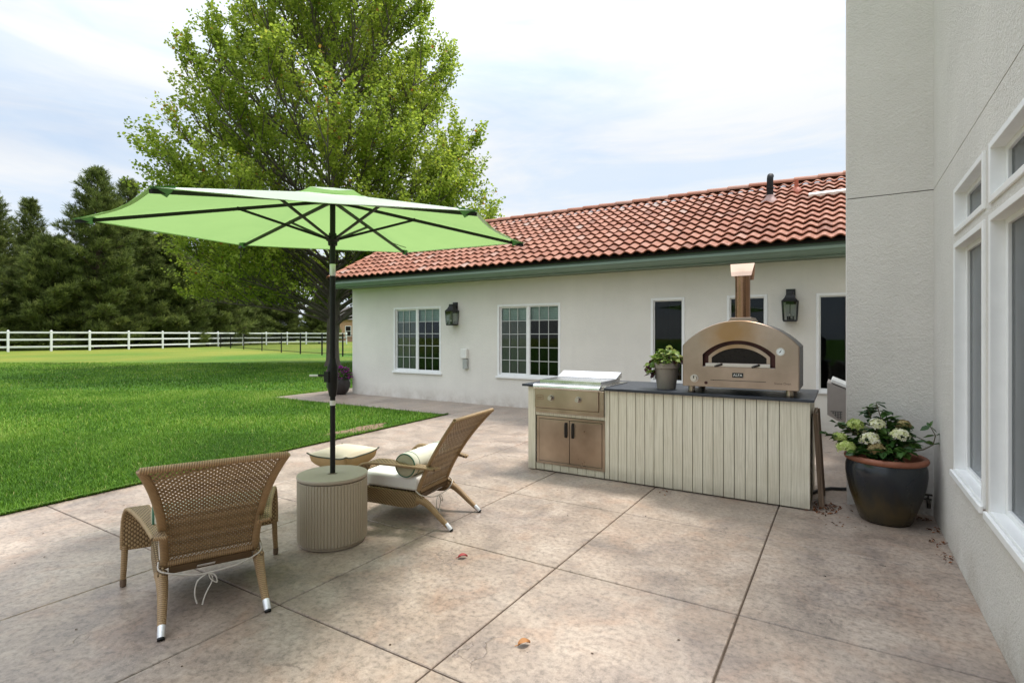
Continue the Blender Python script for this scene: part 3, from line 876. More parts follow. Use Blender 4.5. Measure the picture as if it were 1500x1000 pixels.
# wall lanterns
def lantern(x, label):
    t = thing('wall_lantern', label, 'lantern', (x, WY, 1.68), 0, 'black lanterns on the wing wall')
    mb = MB(); mb.box(-.065, .065, -.02, -.001, .26, .49); mb.box(-.045, .045, -.07, -.0205, .385, .43); bk = mb.build('bracket', M['iron'], t, bevel=.004)
    # pagoda roof
    mb = MB(); yc = -.125
    prof = [(.112, .30), (.100, .312), (.075, .345), (.058, .385), (.050, .40), (.050, .425), (.042, .445)]
    vs = []; fs = []
    for (r, z) in prof:
        vs += [(-r, yc - r, z), (r, yc - r, z), (r, yc + r, z), (-r, yc + r, z)]
    for i in range(len(prof) - 1):
        for j in range(4):
            a = 4 * i + j; b2 = 4 * i + (j + 1) % 4
            fs.append((a, b2, b2 + 4, a + 4))
    fs += [(3, 2, 1, 0), tuple(range(4 * (len(prof) - 1), 4 * len(prof)))]
    mb.add(vs, fs); mb.build('lantern_roof', M['iron'], t)
    mb = MB(); rb, rt = .088, .104
    def corner(sx, sy, z):
        r = rb + (rt - rb) * z / .30
        return V(sx * r, yc + sy * r, z)
    for sx, sy in ((-1, -1), (1, -1), (1, 1), (-1, 1)): mb.tube([corner(sx, sy, .0), corner(sx, sy, .30)], .0075, 6)
    cs = ((-1, -1), (1, -1), (1, 1), (-1, 1))
    for z in (.006, .294):
        for k in range(4): mb.tube([corner(*cs[k], z), corner(*cs[(k + 1) % 4], z)], .0075, 6)
    mb.box(-rb, rb, yc - rb, yc + rb, -.012, .0)
    cg = mb.build('cage', M['iron'], t)
    mb = MB()
    for k in range(4):
        a, c = corner(*cs[k], .012), corner(*cs[(k + 1) % 4], .012); d, e = corner(*cs[(k + 1) % 4], .288), corner(*cs[k], .288)
        mb.add([a, c, d, e], [(0, 1, 2, 3)])
    mb.build('pane', M['lampglass'], cg)
    mb = MB()
    mb.tube([(0, yc, 0), (0, yc, .29)], .006, 6)
    for k in range(3):
        a = 2 * PI * k / 3 + .4; x1, y1 = .045 * math.cos(a), yc + .045 * math.sin(a)
        mb.tube([(0, yc, .03), (x1, y1, .02), (x1, y1, .07)], .009, 8); mb.tube([(x1, y1, .07), (x1, y1, .105)], .012, 8, 1)
    mb.build('candle_cluster', [M['iron'], M['boxwhite']], t)
    return t
lantern(-7.17, 'black wall lantern between the two white grid windows')
lantern(-.685, 'black wall lantern right of the oven flue')

ub = thing('utility_box', 'small white and grey utility box on the wall between the grid windows', 'box', (-6.90, WY, .74))
mb = MB(); mb.box(-.085, .075, -.075, -.001, .22, .425); mb.build('upper_cover', M['boxwhite'], ub, bevel=.012)
mb = MB(); mb.box(-.03, .085, -.07, -.001, .0, .205); mb.lathe([(.03, 0), (.03, .012)], 14, (.03, -.035, .205)); mb.build('lower_box', M['boxgrey'], ub, bevel=.008)

# ------------------------------------------------------------------ main house
MX, MY = .625, 5.50
house = thing('main_house', 'tall pale stucco house wall with large white windows rising beside the patio', 'house', (1.5, 4.0, 0))
ZT = 6.4; ZJ = 2.646
def wall_x(mb, x, xb, y0, y1, z0, z1, holes):
    ys = sorted({y0, y1, *[h[0] for h in holes], *[h[1] for h in holes]})
    zs = sorted({z0, z1, *[h[2] for h in holes], *[h[3] for h in holes]})
    for i in range(len(ys) - 1):
        for k in range(len(zs) - 1):
            cy, cz = (ys[i] + ys[i + 1]) / 2, (zs[k] + zs[k + 1]) / 2
            if any(h[0] < cy < h[1] and h[2] < cz < h[3] for h in holes): continue
            a, c, d, e = ys[i], ys[i + 1], zs[k], zs[k + 1]
            mb.add([(x, a, d), (x, c, d), (x, c, e), (x, a, e)], [(3, 2, 1, 0)])
            mb.add([(xb, a, d), (xb, c, d), (xb, c, e), (xb, a, e)], [(0, 1, 2, 3)])
    for h in holes + [(y0, y1, z0, z1)]:
        a, c, d, e = h
        mb.add([(x, a, d), (x, c, d), (xb, c, d), (xb, a, d)], [(3, 2, 1, 0)])
        mb.add([(x, a, e), (x, c, e), (xb, c, e), (xb, a, e)], [(0, 1, 2, 3)])
        mb.add([(x, a, d), (xb, a, d), (xb, a, e), (x, a, e)], [(3, 2, 1, 0)])
        mb.add([(x, c, d), (xb, c, d), (xb, c, e), (x, c, e)], [(0, 1, 2, 3)])
cols = [(3.645, 4.487), (1.75, 3.496), (-.2, 1.60), (-2.2, -.35)]
holes = []
for a, c in cols: holes += [(a, c, .58, 2.05), (a, c, 2.13, 2.405)]
mb = MB()
wall_x(mb, MX, MX + .25, -3.5, MY, -.06, ZJ - .0035, holes)
wall_x(mb, MX, MX + .25, -3.5, MY, ZJ + .0035, ZT, [])
mb.box(MX + .01, MX + .2, -3.49, MY, ZJ - .003, ZJ + .003, 1)
mb.build('wall', [M['stucco2'], M['darkgap']], house, True)
mb = MB(); JX = .028
for z0, z1 in ((-.06, ZJ - .0035), (ZJ + .0035, ZT)): mb.box(JX, 3.0, MY, 7.9, z0, z1)
mb.box(JX + .01, 2.9, MY + .01, 7.8, ZJ - .003, ZJ + .003, 1)
mb.build('projecting_bay', [M['stucco2'], M['darkgap']], house, True)
mb = MB(); mb.box(MX + .26, 5.0, -3.45, -3.2, 0, ZT - .02); mb.box(4.8, 5.0, -3.19, MY - .01, 0, ZT - .02); mb.box(3.01, 5.0, MY, 7.8, 0, ZT - .02)
mb.build('wall', M['stucco2'], house, True)
mb = MB(); mb.box(MX - .03, 5.1, -3.6, MY - .01, ZT + .002, ZT + .16); mb.box(JX - .03, 3.1, MY - .03, 8.0, ZT + .002, ZT + .158)
mb.build('roof', M['darkroof'], house, True)
mb = MB()
mb.add([(MX + .26, -3.1, .3), (4.7, -3.1, .3), (4.7, MY, .3), (MX + .26, MY, .3), (MX + .26, -3.1, 2.6), (4.7, -3.1, 2.6), (4.7, MY, 2.6), (MX + .26, MY, 2.6)],
       [(0, 1, 2, 3), (7, 6, 5, 4), (1, 2, 6, 5), (0, 1, 5, 4), (2, 3, 7, 6)])
mb.build('shade_liner', M['room2'], house, True)  # liner box with the interior's shade put into its colour
for a, c in cols:
    for d, e in ((.58, 2.05), (2.13, 2.405)):
        f = MB(); t = .022; x0, x1 = MX - .014, MX + .085
        tt = .030
        # flange and deep white reveal
        f.box(MX - .012, MX + .06, c - t, c + .012, d - .012, e + .012); f.box(MX - .012, MX + .06, a - .012, a + t, d - .012, e + .012)
        f.box(MX - .0115, MX + .06, a + t, c - t, e - t, e + .0115); f.box(MX - .0115, MX + .06, a + t, c - t, d - .0115, d + t)
        fr = f.build('window', M['white'], house, True, bevel=.003)
        k = MB(); q = .045
        k.box(MX + .045, MX + .10, c - t - q, c - t, d + t, e - t); k.box(MX + .045, MX + .10, a + t, a + t + q, d + t, e - t)
        k.box(MX + .045, MX + .10, a + t + q, c - t - q, e - t - q * .6, e - t); k.box(MX + .045, MX + .10, a + t + q, c - t - q, d + t, d + t + q * .6)
        k.build('sash', M['white'], fr, True, bevel=.003)
        p = MB(); p.box(MX + .06, MX + .0605, a + t + q, c - t - q, d + t + q * .6, e - t - q * .6); p.build('pane', M['glass_big'], fr, True)
        s = MB()
        if d < 1: s.box(MX - .03, MX - .0125, a - .03, c + .03, d - .03, d + .008); s.build('sill', M['white'], fr, True, bevel=.004)

tp = thing('wall_tap', 'small dark outdoor tap low on the wall behind the hydrangea pot', 'tap', (.585, MY, .13))
mb = MB(); mb.tube([(0, -.001, 0), (0, -.07, 0), (0, -.085, -.012), (0, -.09, -.05)], .013, 10); mb.lathe([(.028, 0), (.028, .006)], 12, (0, -.006, 0)); mb.build('spout', M['brass'], tp)
mb = MB(); mb.tube([(0, -.05, .0), (0, -.05, .045)], .006, 8); mb.tube([(-.028, -.05, .047), (.028, -.05, .047)], .008, 8); mb.build('handle', M['brass'], tp)

# grey folded box on the bay's left side
cb = thing('wall_bin', 'grey metal box with perforated corner and raised white lid hung on the bay wall', 'box', (JX, 6.6, .55))
pf = [(-.172, .07), (-.172, .415), (-.004, .35), (-.004, 0.0), (-.075, .012)]
mb = MB(); mb.prism(pf, lambda a, c: (a, 0, c), lambda a, c: (a, .5, c)); mb.build('bin_body', M['boxtaupe'], cb, bevel=.004)
mb = MB(); Mx = Matrix.Rotation(math.radians(23), 3, 'Y'); mb.obox((-.065, .24, .405), (.15, .50, .035), Mx); mb.build('lid', M['boxwhite'], cb, bevel=.006)
mb = MB()
mb.add([(-.145, -.002, .115), (-.035, -.002, .115), (-.035, -.002, .035), (-.075, -.002, .035)], [(3, 2, 1, 0)])
for i in range(5):
    for j in range(4):
        xx, zz = -.135 + .022 * i, .105 - .018 * j
        if xx > -.15 + (.115 - zz) * .9: mb.lathe([(.005, 0), (.005, .001)], 6, (0, 0, 0)) if False else mb.box(xx, xx + .012, -.004, -.0025, zz - .01, zz, 1)
mb.build('perforated_corner', [M['mesh'], M['boxtaupe']], cb)

# ------------------------------------------------------------------ outdoor kitchen counter
CY0, CY1 = 5.11, 6.04
ct = thing('kitchen_counter', 'long outdoor kitchen counter of whitewashed boards under a dark slate top', 'counter', (-1.58, 5.55, 0))
mb = MB()
xb = -.235
mb.box(-.375, xb, CY0, CY0 + .02, .012, .903)          # wide corner board
xs = -.3755; w = .0905; rr = random.Random(3)
while xs - w > -2.07:
    mb.box(xs - w + .0045, xs - .0005, CY0 + rr.uniform(0, .0015), CY0 + .018, .012, .903); xs -= w
mb.box(-2.055, xs - .0008, CY0 + .001, CY0 + .018, .012, .903)
for k in range(8): mb.box(-2.845 + .098 * k, -2.845 + .098 * k + .094, CY0 + .002, CY0 + .018, .012, .082)
mb.box(-2.945, -2.855, CY0 - .004, CY0 + .09, .008, .903)
mb.box(-2.945, -2.925, CY0 + .092, CY1 - .03, .008, .903)
mb.box(-.2545, xb - .001, CY0 + .022, CY1 - .03, .012, .903)
mb.box(-2.85, -2.06, CY0 + .001, CY0 + .02, .600, .634)
mb.build('board_cladding', M['wood'], ct, True, bevel=.0025)
mb = MB(); mb.box(-2.92, -.256, CY0 + .024, CY1 - .05, .004, .90); mb.build('core', M['darkgap'], ct, True)
mb = MB(); mb.box(-3.01, -2.862, CY0 - .03, CY1, .906, .931); mb.box(-2.052, -.203, CY0 - .03, CY1, .906, .931); mb.box(-2.861, -2.053, 5.80, CY1 - .001, .906, .9305)
mb.build('slate_top', M['slate'], ct, True, bevel=.003)
mb = MB()
a, c, d, e = -2.835, -2.05, .082, .596
fw = .028
mb.box(a, a + fw, CY0 - .006, CY0 + .02, d, e); mb.box(c - fw, c, CY0 - .006, CY0 + .02, d, e); mb.box(a + fw, c - fw, CY0 - .006, CY0 + .02, e - fw, e); mb.box(a + fw, c - fw, CY0 - .006, CY0 + .02, d, d + fw)
mb.build('door_frame', M['steel'], ct, True, bevel=.002)
md = (a + c) / 2
for s, (x0, x1) in ((-1, (a + fw + .004, md - .003)), (1, (md + .003, c - fw - .004))):
    mb = MB(); mb.box(x0, x1, CY0 - .010, CY0 + .012, d + fw + .004, e - fw - .004)
    dr = mb.build('door', M['steel'], ct, True, bevel=.003)
    hx = md + s * .040
    mb = MB(); mb.tube([(hx, CY0 - .010, .535), (hx, CY0 - .035, .530), (hx, CY0 - .038, .50), (hx, CY0 - .038, .43), (hx, CY0 - .035, .40), (hx, CY0 - .010, .395)], .0085, 10)
    mb.box(hx - .015, hx + .015, CY0 - .0125, CY0 - .0102, .385, .545)
    mb.build('handle', M['knobdark'], dr, True, smooth=50)

# griddle
gr = thing('griddle', 'stainless built-in griddle with lid and two knobs at the counter end', 'griddle', (-2.455, 5.4, .685))
mb = MB(); mb.box(-2.842, -2.105, CY0 - .045, CY0 + .02, .688, .892); mb.build('control_panel', M['steel'], gr, True, bevel=.004)
mb = MB(); mb.box(-2.842, -2.10, CY0 - .03, CY0 + .02, .637, .684); mb.build('drip_rail', M['steel'], gr, True, bevel=.006)
mb = MB(); lip = [(5.145, .942), (5.085, .944), (5.062, .938), (5.050, .925), (5.048, .905), (5.052, .894), (5.145, .894)]
mb.prism(lip, lambda p, q: (-2.852, p, q), lambda p, q: (-2.088, p, q)); mb.build('front_lip', M['steelh'], gr, True, smooth=40)
mb = MB(); mb.box(-2.104, -2.057, CY0 - .028, CY0 + .02, .637, .893); mb.build('side_trim', M['steel'], gr, True, bevel=.003)
mb = MB(); mb.box(-2.850, -2.058, 5.146, 5.80, .894, .940); mb.build('tray', M['steelh'], gr, True, bevel=.003)
mb = MB(); mb.box(-2.826, -2.112, 5.155, 5.70, .941, .982)
ld = mb.build('lid', M['steelh'], gr, True, bevel=.003)
mb = MB(); mb.prism([(5.58, .984), (5.745, 1.048), (5.755, 1.045), (5.755, .984)], lambda p, q: (-2.826, p, q), lambda p, q: (-2.112, p, q)); mb.build('backsplash', M['steelh'], gr, True)
for x in (-2.640, -2.325):
    mb = MB()
    rot = lambda p: p
    for (r0, r1, y0, y1, mi) in ((.034, .033, CY0 - .0455, CY0 - .055, 0), (.026, .026, CY0 - .055, CY0 - .066, 1), (.026, .022, CY0 - .066, CY0 - .088, 0)):
        n = 20; vs = []
        for (r, y) in ((r0, y0), (r1, y1)):
            vs += [(x + r * math.cos(2 * PI * j / n), y, .798 + r * math.sin(2 * PI * j / n)) for j in range(n)]
        fs = [(j, (j + 1) % n, n + (j + 1) % n, n + j) for j in range(n)] + [tuple(range(n, 2 * n))]
        mb.add(vs, fs, mi)
    mb.build('knob', [M['chrome'], M['knobdark']], gr, True, smooth=40)
mb = MB(); yy = CY0 - .0458
for (x0, x1, z0, z1) in ((-2.815, -2.735, .820, .8225), (-2.815, -2.735, .775, .7775), (-2.815, -2.8125, .7776, .8199), (-2.7375, -2.735, .7776, .8199)): mb.box(x0, x1, yy - .001, yy, z0, z1)
mb.tube([(-2.805 + .008 * k, yy - .0012, .797 + .007 * math.sin(2.1 * k)) for k in range(8)], .0016, 5)
mb.build('maker_plate', M['logo'], gr, True)

# pizza oven
OX, OY0, OY1 = -.797, 5.11, 5.70
ov = thing('pizza_oven', 'arched stainless pizza oven with flue standing on the slate counter', 'oven', (OX, OY0, .931))
def arch(hw, zb, zs, rise, n=28, nb=16, ns=5):
    R = (hw * hw + rise * rise) / (2 * rise); cz = zs + rise - R; a0 = math.asin(hw / R)
    pts = [(-hw, zb + (zs - zb) * k / ns) for k in range(ns)]
    pts += [(R * math.sin(-a0 + 2 * a0 * k / n), cz + R * math.cos(-a0 + 2 * a0 * k / n)) for k in range(n + 1)]
    pts += [(hw, zs + (zb - zs) * k / ns) for k in range(1, ns + 1)]
    pts += [(hw - 2 * hw * k / nb, zb) for k in range(1, nb)]
    return pts
zo = .931
out = arch(.484, .992 - zo, 1.368 - zo, .228)
outb = arch(.480, .996 - zo, 1.366 - zo, .226)
inn = arch(.3015, 1.178 - zo, 1.29 - zo, .127)
n = len(out)
mb = MB()
o1 = [(x, .012, z) for x, z in out]; o0 = [(x * .985, 0, (z - .3) * .985 + .3) for x, z in out]; i0 = [(x, 0, z) for x, z in inn]; i1 = [(x, .05, z) for x, z in inn]
vs = o1 + o0 + i0
fs = []
for k in range(n):
    j = (k + 1) % n
    fs += [(k, n + k, n + j, j), (n + k, 2 * n + k, 2 * n + j, n + j)]
mb.add(vs, fs)
fp = mb.build('front_panel', M['oven'], ov, smooth=25)
mb = MB(); mb.add(i0 + [(x, .055, z) for x, z in inn], [(k, n + k, n + (k + 1) % n, (k + 1) % n) for k in range(n)]); mb.build('opening_reveal', M['redbrown'], ov)
mb = MB()
mb.add([(x, .0125, z) for x, z in outb] + [(x, OY1 - OY0, z) for x, z in outb], [(k, n + k, n + (k + 1) % n, (k + 1) % n) for k in range(n)] + [tuple(reversed(range(n, 2 * n)))])
mb.build('shell', M['ovenside'], ov, smooth=35)
mb = MB(); mb.add([(x, .056, z) for x, z in inn], [tuple(reversed(range(n)))]); mb.build('hearth_back', M['redbrown'], ov)
dro = arch(.257, 1.196 - zo, 1.272 - zo, .111); dri = arch(.229, 1.213 - zo, 1.262 - zo, .088)
mb = MB()
mb.add([(x, .045, z) for x, z in dro] + [(x, .036, z) for x, z in dro] + [(x, .036, z) for x, z in dri] + [(x, .043, z) for x, z in dri],
       [q for k in range(n) for q in ((k, n + k, n + (k + 1) % n, (k + 1) % n), (n + k, 2 * n + k, 2 * n + (k + 1) % n, n + (k + 1) % n), (2 * n + k, 3 * n + k, 3 * n + (k + 1) % n, 2 * n + (k + 1) % n))])
dor = mb.build('door', M['oven'], ov)
mb = MB(); mb.add([(x, .042, z) for x, z in dri], [tuple(range(n))]); mb.build('door_glass', M['ovenglass'], dor)
mb = MB(); mb.box(-.275, .262, -.006, .034, 1.181 - zo, 1.210 - zo); mb.box(-.3005, .3005, .002, .05, 1.172 - zo, 1.1795 - zo); mb.build('door_sill', M['chrome'], dor, bevel=.002)
for x in (-.158, .150):
    mb = MB(); mb.tube([(x + .025, -.006, 1.203 - zo), (x + .012, -.03, 1.198 - zo), (x - .012, -.05, 1.190 - zo), (x - .03, -.055, 1.184 - zo)], [.009, .010, .010, .007], 10); mb.build('handle', M['knobdark'], dor, smooth=50)
def disc(mb, x, z, r, y0, y1, mi=0, n=24, r1=None):
    r1 = r if r1 is None else r1
    vs = [(x + r * math.cos(2 * PI * j / n), y0, z + r * math.sin(2 * PI * j / n)) for j in range(n)] + [(x + r1 * math.cos(2 * PI * j / n), y1, z + r1 * math.sin(2 * PI * j / n)) for j in range(n)]
    mb.add(vs, [(j, (j + 1) % n, n + (j + 1) % n, n + j) for j in range(n)] + [tuple(range(n, 2 * n))], mi)
mb = MB(); disc(mb, .341, 1.323 - zo, .035, -.0005, -.012, 0); disc(mb, .341, 1.323 - zo, .028, -.0121, -.013, 1); mb.bar((.331, -.0142, 1.313 - zo), (.350, -.0142, 1.338 - zo), .004, .001, (0, 1, 0), 2); disc(mb, .341, 1.323 - zo, .004, -.0132, -.0155, 2, 10)
for k in range(9):
    a = -.6 + k * (PI + 1.2) / 8; mb.bar((.341 + .021 * math.cos(a), -.0138, 1.323 - zo + .021 * math.sin(a)), (.341 + .026 * math.cos(a), -.0138, 1.323 - zo + .026 * math.sin(a)), .0016, .001, (0, 1, 0), 2)
mb.build('thermometer', [M['chrome'], M['dial'], M['badge']], ov, smooth=30)
mb = MB(); disc(mb, -.374, 1.068 - zo, .036, -.0005, -.008); disc(mb, -.374, 1.068 - zo, .027, -.0081, -.034, r1=.024); mb.box(-.379, -.369, -.0345, -.0336, 1.068 - zo, 1.093 - zo, 1); mb.build('gas_knob', [M['chrome'], M['badge']], ov, smooth=30)
mb = MB(); disc(mb, -.271, 1.031 - zo, .014, -.0005, -.008); mb.build('igniter_button', M['redbrown'], ov, smooth=30)
mb = MB(); mb.box(-.232, .228, -.0012, .0, 1.0565 - zo, 1.061 - zo); mb.build('vent_slot', M['badge'], ov)
mb = MB(); mb.box(-.046, .046, -.006, -.0005, 1.087 - zo, 1.130 - zo); bd = mb.build('badge', M['badge'], ov, bevel=.002)
def lettering(txt, size, loc, mat, parent, ext=.0006, name='lettering', sx=1.0):
    c = bpy.data.curves.new('t', 'FONT'); c.body = txt; c.size = size; c.align_x = 'CENTER'; c.align_y = 'CENTER'; c.extrude = ext
    to = bpy.data.objects.new('t', c); COL.objects.link(to)
    bpy.context.view_layer.update()
    me = bpy.data.meshes.new_from_object(to.evaluated_get(bpy.context.evaluated_depsgraph_get()))
    bpy.data.objects.remove(to)
    me.transform(Matrix.Translation(loc) @ Matrix.Rotation(PI / 2, 4, 'X') @ Matrix.Scale(sx, 4, (1, 0, 0)))
    me.materials.clear(); me.materials.append(mat); me.name = name
    o = bpy.data.objects.new(name, me); COL.objects.link(o); o.parent = parent
    return o
lettering('ALFA', .031, (0, -.0068, 1.1085 - zo), M['letter'], bd, sx=1.08)
lettering('Stone Oven', .027, (.358, -.0008, 1.050 - zo), M['etch'], ov, .0003, 'engraved_text')
for x in (-.415, .405):
    for y in (.07, .50):
        mb = MB(); mb.lathe([(.034, 0), (.036, .012), (.030, .014), (.030, .062)], 18, (x, y, .0005)); mb.build('foot', M['steel'], ov, smooth=40)
mb = MB(); mb.prism([(-.125, .655), (.115, .655), (.085, .698), (-.090, .698)], lambda a, c: (a, .20, c), lambda a, c: (a, .46, c))
mb.build('flue_collar', M['oven'], ov, bevel=.004)
mb = MB(); mb.lathe([(.066, .69), (.066, 1.105)], 28, (-.008, .33, 0)); fl = mb.build('flue', M['copper'], ov, smooth=40)
mb = MB()
capf = [(.245, 1.085), (.262, 1.125), (.315, 1.205), (.345, 1.205), (.420, 1.125), (.440, 1.06), (.432, 1.06), (.412, 1.118), (.338, 1.196), (.322, 1.196), (.270, 1.12), (.253, 1.085)]
vs = []
for (y, z) in capf:
    t = (z - 1.06) / .145; hw = .082 + .024 * t
    vs.append((-.008 - hw, y, z))
for (y, z) in capf:
    t = (z - 1.06) / .145; hw = .082 + .024 * t
    vs.append((-.008 + hw, y, z))
nn = len(capf)
mb.add(vs, [(k, (k + 1) % nn, nn + (k + 1) % nn, nn + k) for k in range(nn)] + [tuple(reversed(range(nn))), tuple(range(nn, 2 * nn))])
mb.build('flue_cap', M['copper_cap'], fl)

# leaning board, hose
lb = thing('leaning_board', 'narrow brown wooden board leaning against the right end of the counter', 'board', (-.175, 5.45, 0))
mb = MB(); Mx = Matrix.Rotation(math.radians(-3.2), 3, 'Y')
mb.obox((-.010, -.02, .405), (.024, .42, .80), Mx); mb.build('panel', M['brownwood'], lb, bevel=.003)
mb = MB()
for yy in (-.21, .17): mb.obox((.010, yy, .405), (.016, .035, .79), Mx)
mb.build('batten', M['brownwood'], lb, bevel=.003)
hs = MB(); hs.tube([(-.30, 5.93, .02), (-.22, 5.945, .017), (-.08, 5.965, .016), (.02, 5.985, .016), (.16, 6.0, .016)] if False else [(-.26, 5.62, .017), (-.18, 5.80, .017), (-.10, 5.90, .017), (-.02, 5.93, .017), (.026, 5.96, .017)], .015, 10)
tag(hs.build('garden_hose', M['hose'], smooth=60), 'short black hose lying between the counter end and the glazed pot', 'hose')

# ------------------------------------------------------------------ leaf geometry
LEAF = np.array([[0, 0, 0], [.28, .27, .05], [.62, .27, .06], [1.0, 0, -.10], [.62, -.27, .06], [.28, -.27, .05]])
def leaves(pos, dirs, up, size, fold=1.0, width=1.0):
    """6-gon leaf split along midrib as two quads; returns (n*2*4,3)"""
    pos = np.asarray(pos, float); d = np.asarray(dirs, float); n = len(pos)
    d /= np.linalg.norm(d, axis=1)[:, None] + 1e-9
    u = np.asarray(up, float); s = np.cross(u, d); s /= np.linalg.norm(s, axis=1)[:, None] + 1e-9
    u = np.cross(d, s)
    sz = np.asarray(size, float).reshape(-1, 1, 1) * np.ones((n, 1, 1))
    L = LEAF.copy(); L[:, 1] *= width; L[:, 2] *= fold
    P = pos[:, None, :] + sz * (L[None, :, 0:1] * d[:, None] + L[None, :, 1:2] * s[:, None] + L[None, :, 2:3] * u[:, None])
    q1 = P[:, [0, 1, 2, 3]]; q2 = P[:, [0, 3, 4, 5]]
    return np.concatenate([q1, q2], 1).reshape(-1, 3)

def florets(c, R, n, size, r, squash=.8):
    v = r.standard_normal((n, 3)); v /= np.linalg.norm(v, axis=1)[:, None]; v[:, 2] = np.where(v[:, 2] < -.35, -v[:, 2], v[:, 2])
    p = np.array(c) + v * R * np.array([1, 1, squash]) * (1 + .10 * r.standard_normal((n, 1)))
    out = []
    t = np.cross(v, np.array([.3, .2, .93])); t /= np.linalg.norm(t, axis=1)[:, None]; bq = np.cross(v, t)
    th = r.random(n) * PI / 2
    for k in range(4):
        a = th + k * PI / 2
        e = t * np.cos(a)[:, None] + bq * np.sin(a)[:, None]; f = np.cross(v, e)
        s = size * (.8 + .4 * r.random((n, 1)))
        out.append(np.stack([p, p + (e * .6 + f * .42) * s + v * s * .12, p + e * s + v * s * .2, p + (e * .6 - f * .42) * s + v * s * .12], 1))
    return np.concatenate(out, 0).reshape(-1, 3), np.clip(r.random(n * 4) * .6 + .4 * np.tile(r.random(n), 4), 0, 1)

# glazed pot with hydrangea
HP = (.285, 5.17, 0)
hy = thing('glazed_planter', 'large dark glazed pot with terracotta rim holding white and lime hydrangeas', 'potted plant', HP)
mb = MB(); mb.lathe([(.165, .002), (.178, .02), (.205, .10), (.238, .20), (.262, .30), (.273, .38), (.272, .43), (.262, .468), (.258, .475)], 48, cap1=False)
pt = mb.build('pot', M['glaze'], hy, smooth=60)
mb = MB(); mb.lathe([(.258, .472), (.275, .480), (.281, .497), (.276, .513), (.262, .520), (.245, .515), (.236, .50), (.236, .42)], 48, cap0=False, cap1=False); mb.build('rim', M['terracotta'], pt, smooth=60)
mb = MB(); mb.lathe([(.001, .44), (.236, .438)], 32, cap0=False, cap1=False); mb.build('soil', M['soil'], hy)
r = np.random.default_rng(11)
stems = []; LP = []; LD = []; LS = []
ends = []
heads = [((-.055, -.03, .755), .050, 'floret'), ((.085, -.10, .690), .060, 'floret'), ((-.105, -.15, .650), .058, 'floret'), ((-.265, -.13, .565), .062, 'limeflor'), ((-.20, .0, .735), .055, 'limeflor'),
         ((-.065, -.17, .585), .050, 'brownflor'), ((.12, .02, .76), .04, 'brownflor'), ((-.15, .03, .69), .045, 'floret'), ((-.31, -.05, .63), .045, 'limeflor')]
mb = MB()
tips = [h[0] for h in heads] + [(-.06, .06, .92), (-.12, .04, .88), (.02, .05, .86), (-.33, .0, .74), (-.38, -.05, .65), (.16, -.02, .74), (.12, -.22, .60), (-.02, -.22, .58), (.19, -.12, .66), (-.2, -.22, .56), (-.26, .05, .70), (.05, .1, .80)]
for e in tips:
    b0 = np.array([r.uniform(-.08, .08), r.uniform(-.08, .08), .44]); e = np.array(e); m_ = (b0 + e) / 2 + np.array([0, 0, .06])
    path = [tuple((1 - t) ** 2 * b0 + 2 * t * (1 - t) * m_ + t * t * e) for t in np.linspace(0, 1, 7)]
    mb.tube(path, [.005] * 4 + [.004, .0035, .003], 5)
    for t in np.linspace(.35, 1.0, 9):
        for s in range(3):
            p = (1 - t) ** 2 * b0 + 2 * t * (1 - t) * m_ + t * t * e
            a = r.random() * 2 * PI
            LP.append(p); LD.append((math.cos(a), math.sin(a), r.uniform(-.5, .45))); LS.append(r.uniform(.06, .105))
br = [np.array(q) for q in ((.05, -.05, .46), (.16, -.06, .575), (.235, -.03, .59), (.30, .0, .63), (.315, .01, .70), (.285, .02, .765))]
mb.tube(br, [.006, .005, .005, .004, .0035, .003], 6)
mb.tube([(.10, .06, .60), (.19, .05, .68), (.25, .02, .655), (.29, .0, .625)], .004, 5)
for p, dd, s in ((br[3], (.35, .1, .1), .07), (br[4], (.6, .1, .28), .10), (br[4], (-.6, -.1, -.12), .085), (br[5], (.2, .1, .7), .05), (br[5], (-.6, 0, -.3), .075), (br[5], (.5, -.1, -.45), .06), (br[3], (-.5, -.3, .25), .085), (br[5], (-.3, .2, .4), .04)):
    LP.append(p); LD.append(dd); LS.append(s)
mb.build('stem', M['stem'], hy)
ups = np.tile([0, 0, 1.0], (len(LP), 1)) + .35 * r.standard_normal((len(LP), 3))
lv = leaves(LP, LD, ups, LS, 1.0)
npmesh('foliage', lv, 4, M['hyleaf'], hy, rnd=np.repeat(np.clip(r.random(len(LP)), 0, 1), 2))
for c, R, mk in heads:
    vv, rn = florets(c, R * 1.02, 110, .017, r)
    npmesh('flower_head', vv, 4, M[mk], hy, rnd=rn)

# pot on the counter
cp = thing('counter_plant', 'small taupe pot of lime and maroon leaves beside the oven', 'potted plant', (-1.50, 5.36, .9315))
mb = MB(); mb.lathe([(.086, 0), (.090, .006), (.116, .205), (.128, .208), (.130, .255), (.122, .258), (.112, .25), (.108, .21)], 36, cap1=False); mb.build('pot', M['potgrey'], cp, smooth=50)
mb = MB(); mb.lathe([(.001, .235), (.11, .232)], 20, cap0=False, cap1=False); mb.build('soil', M['soil'], cp)
N = 190
ph = r.random(N) * 2 * PI; el = np.arccos(1 - 1.05 * r.random(N)); R_ = .14 * (.75 + .4 * r.random(N))
P_ = np.stack([R_ * np.sin(el) * np.cos(ph) * 1.05, R_ * np.sin(el) * np.sin(ph), .255 + R_ * np.cos(el) * 1.0], 1)
D_ = np.stack([np.cos(ph), np.sin(ph), r.uniform(-.5, .4, N)], 1)
tr = np.array([[-.15 + r.uniform(-.04, .05), -.07 + r.uniform(-.05, .05), .20 + r.uniform(-.09, .07)] for _ in range(34)])
P_ = np.concatenate([P_, tr]); D_ = np.concatenate([D_, np.stack([r.uniform(-1, .2, 34), r.uniform(-1, .2, 34), r.uniform(-1, .1, 34)], 1)])
n = len(P_)
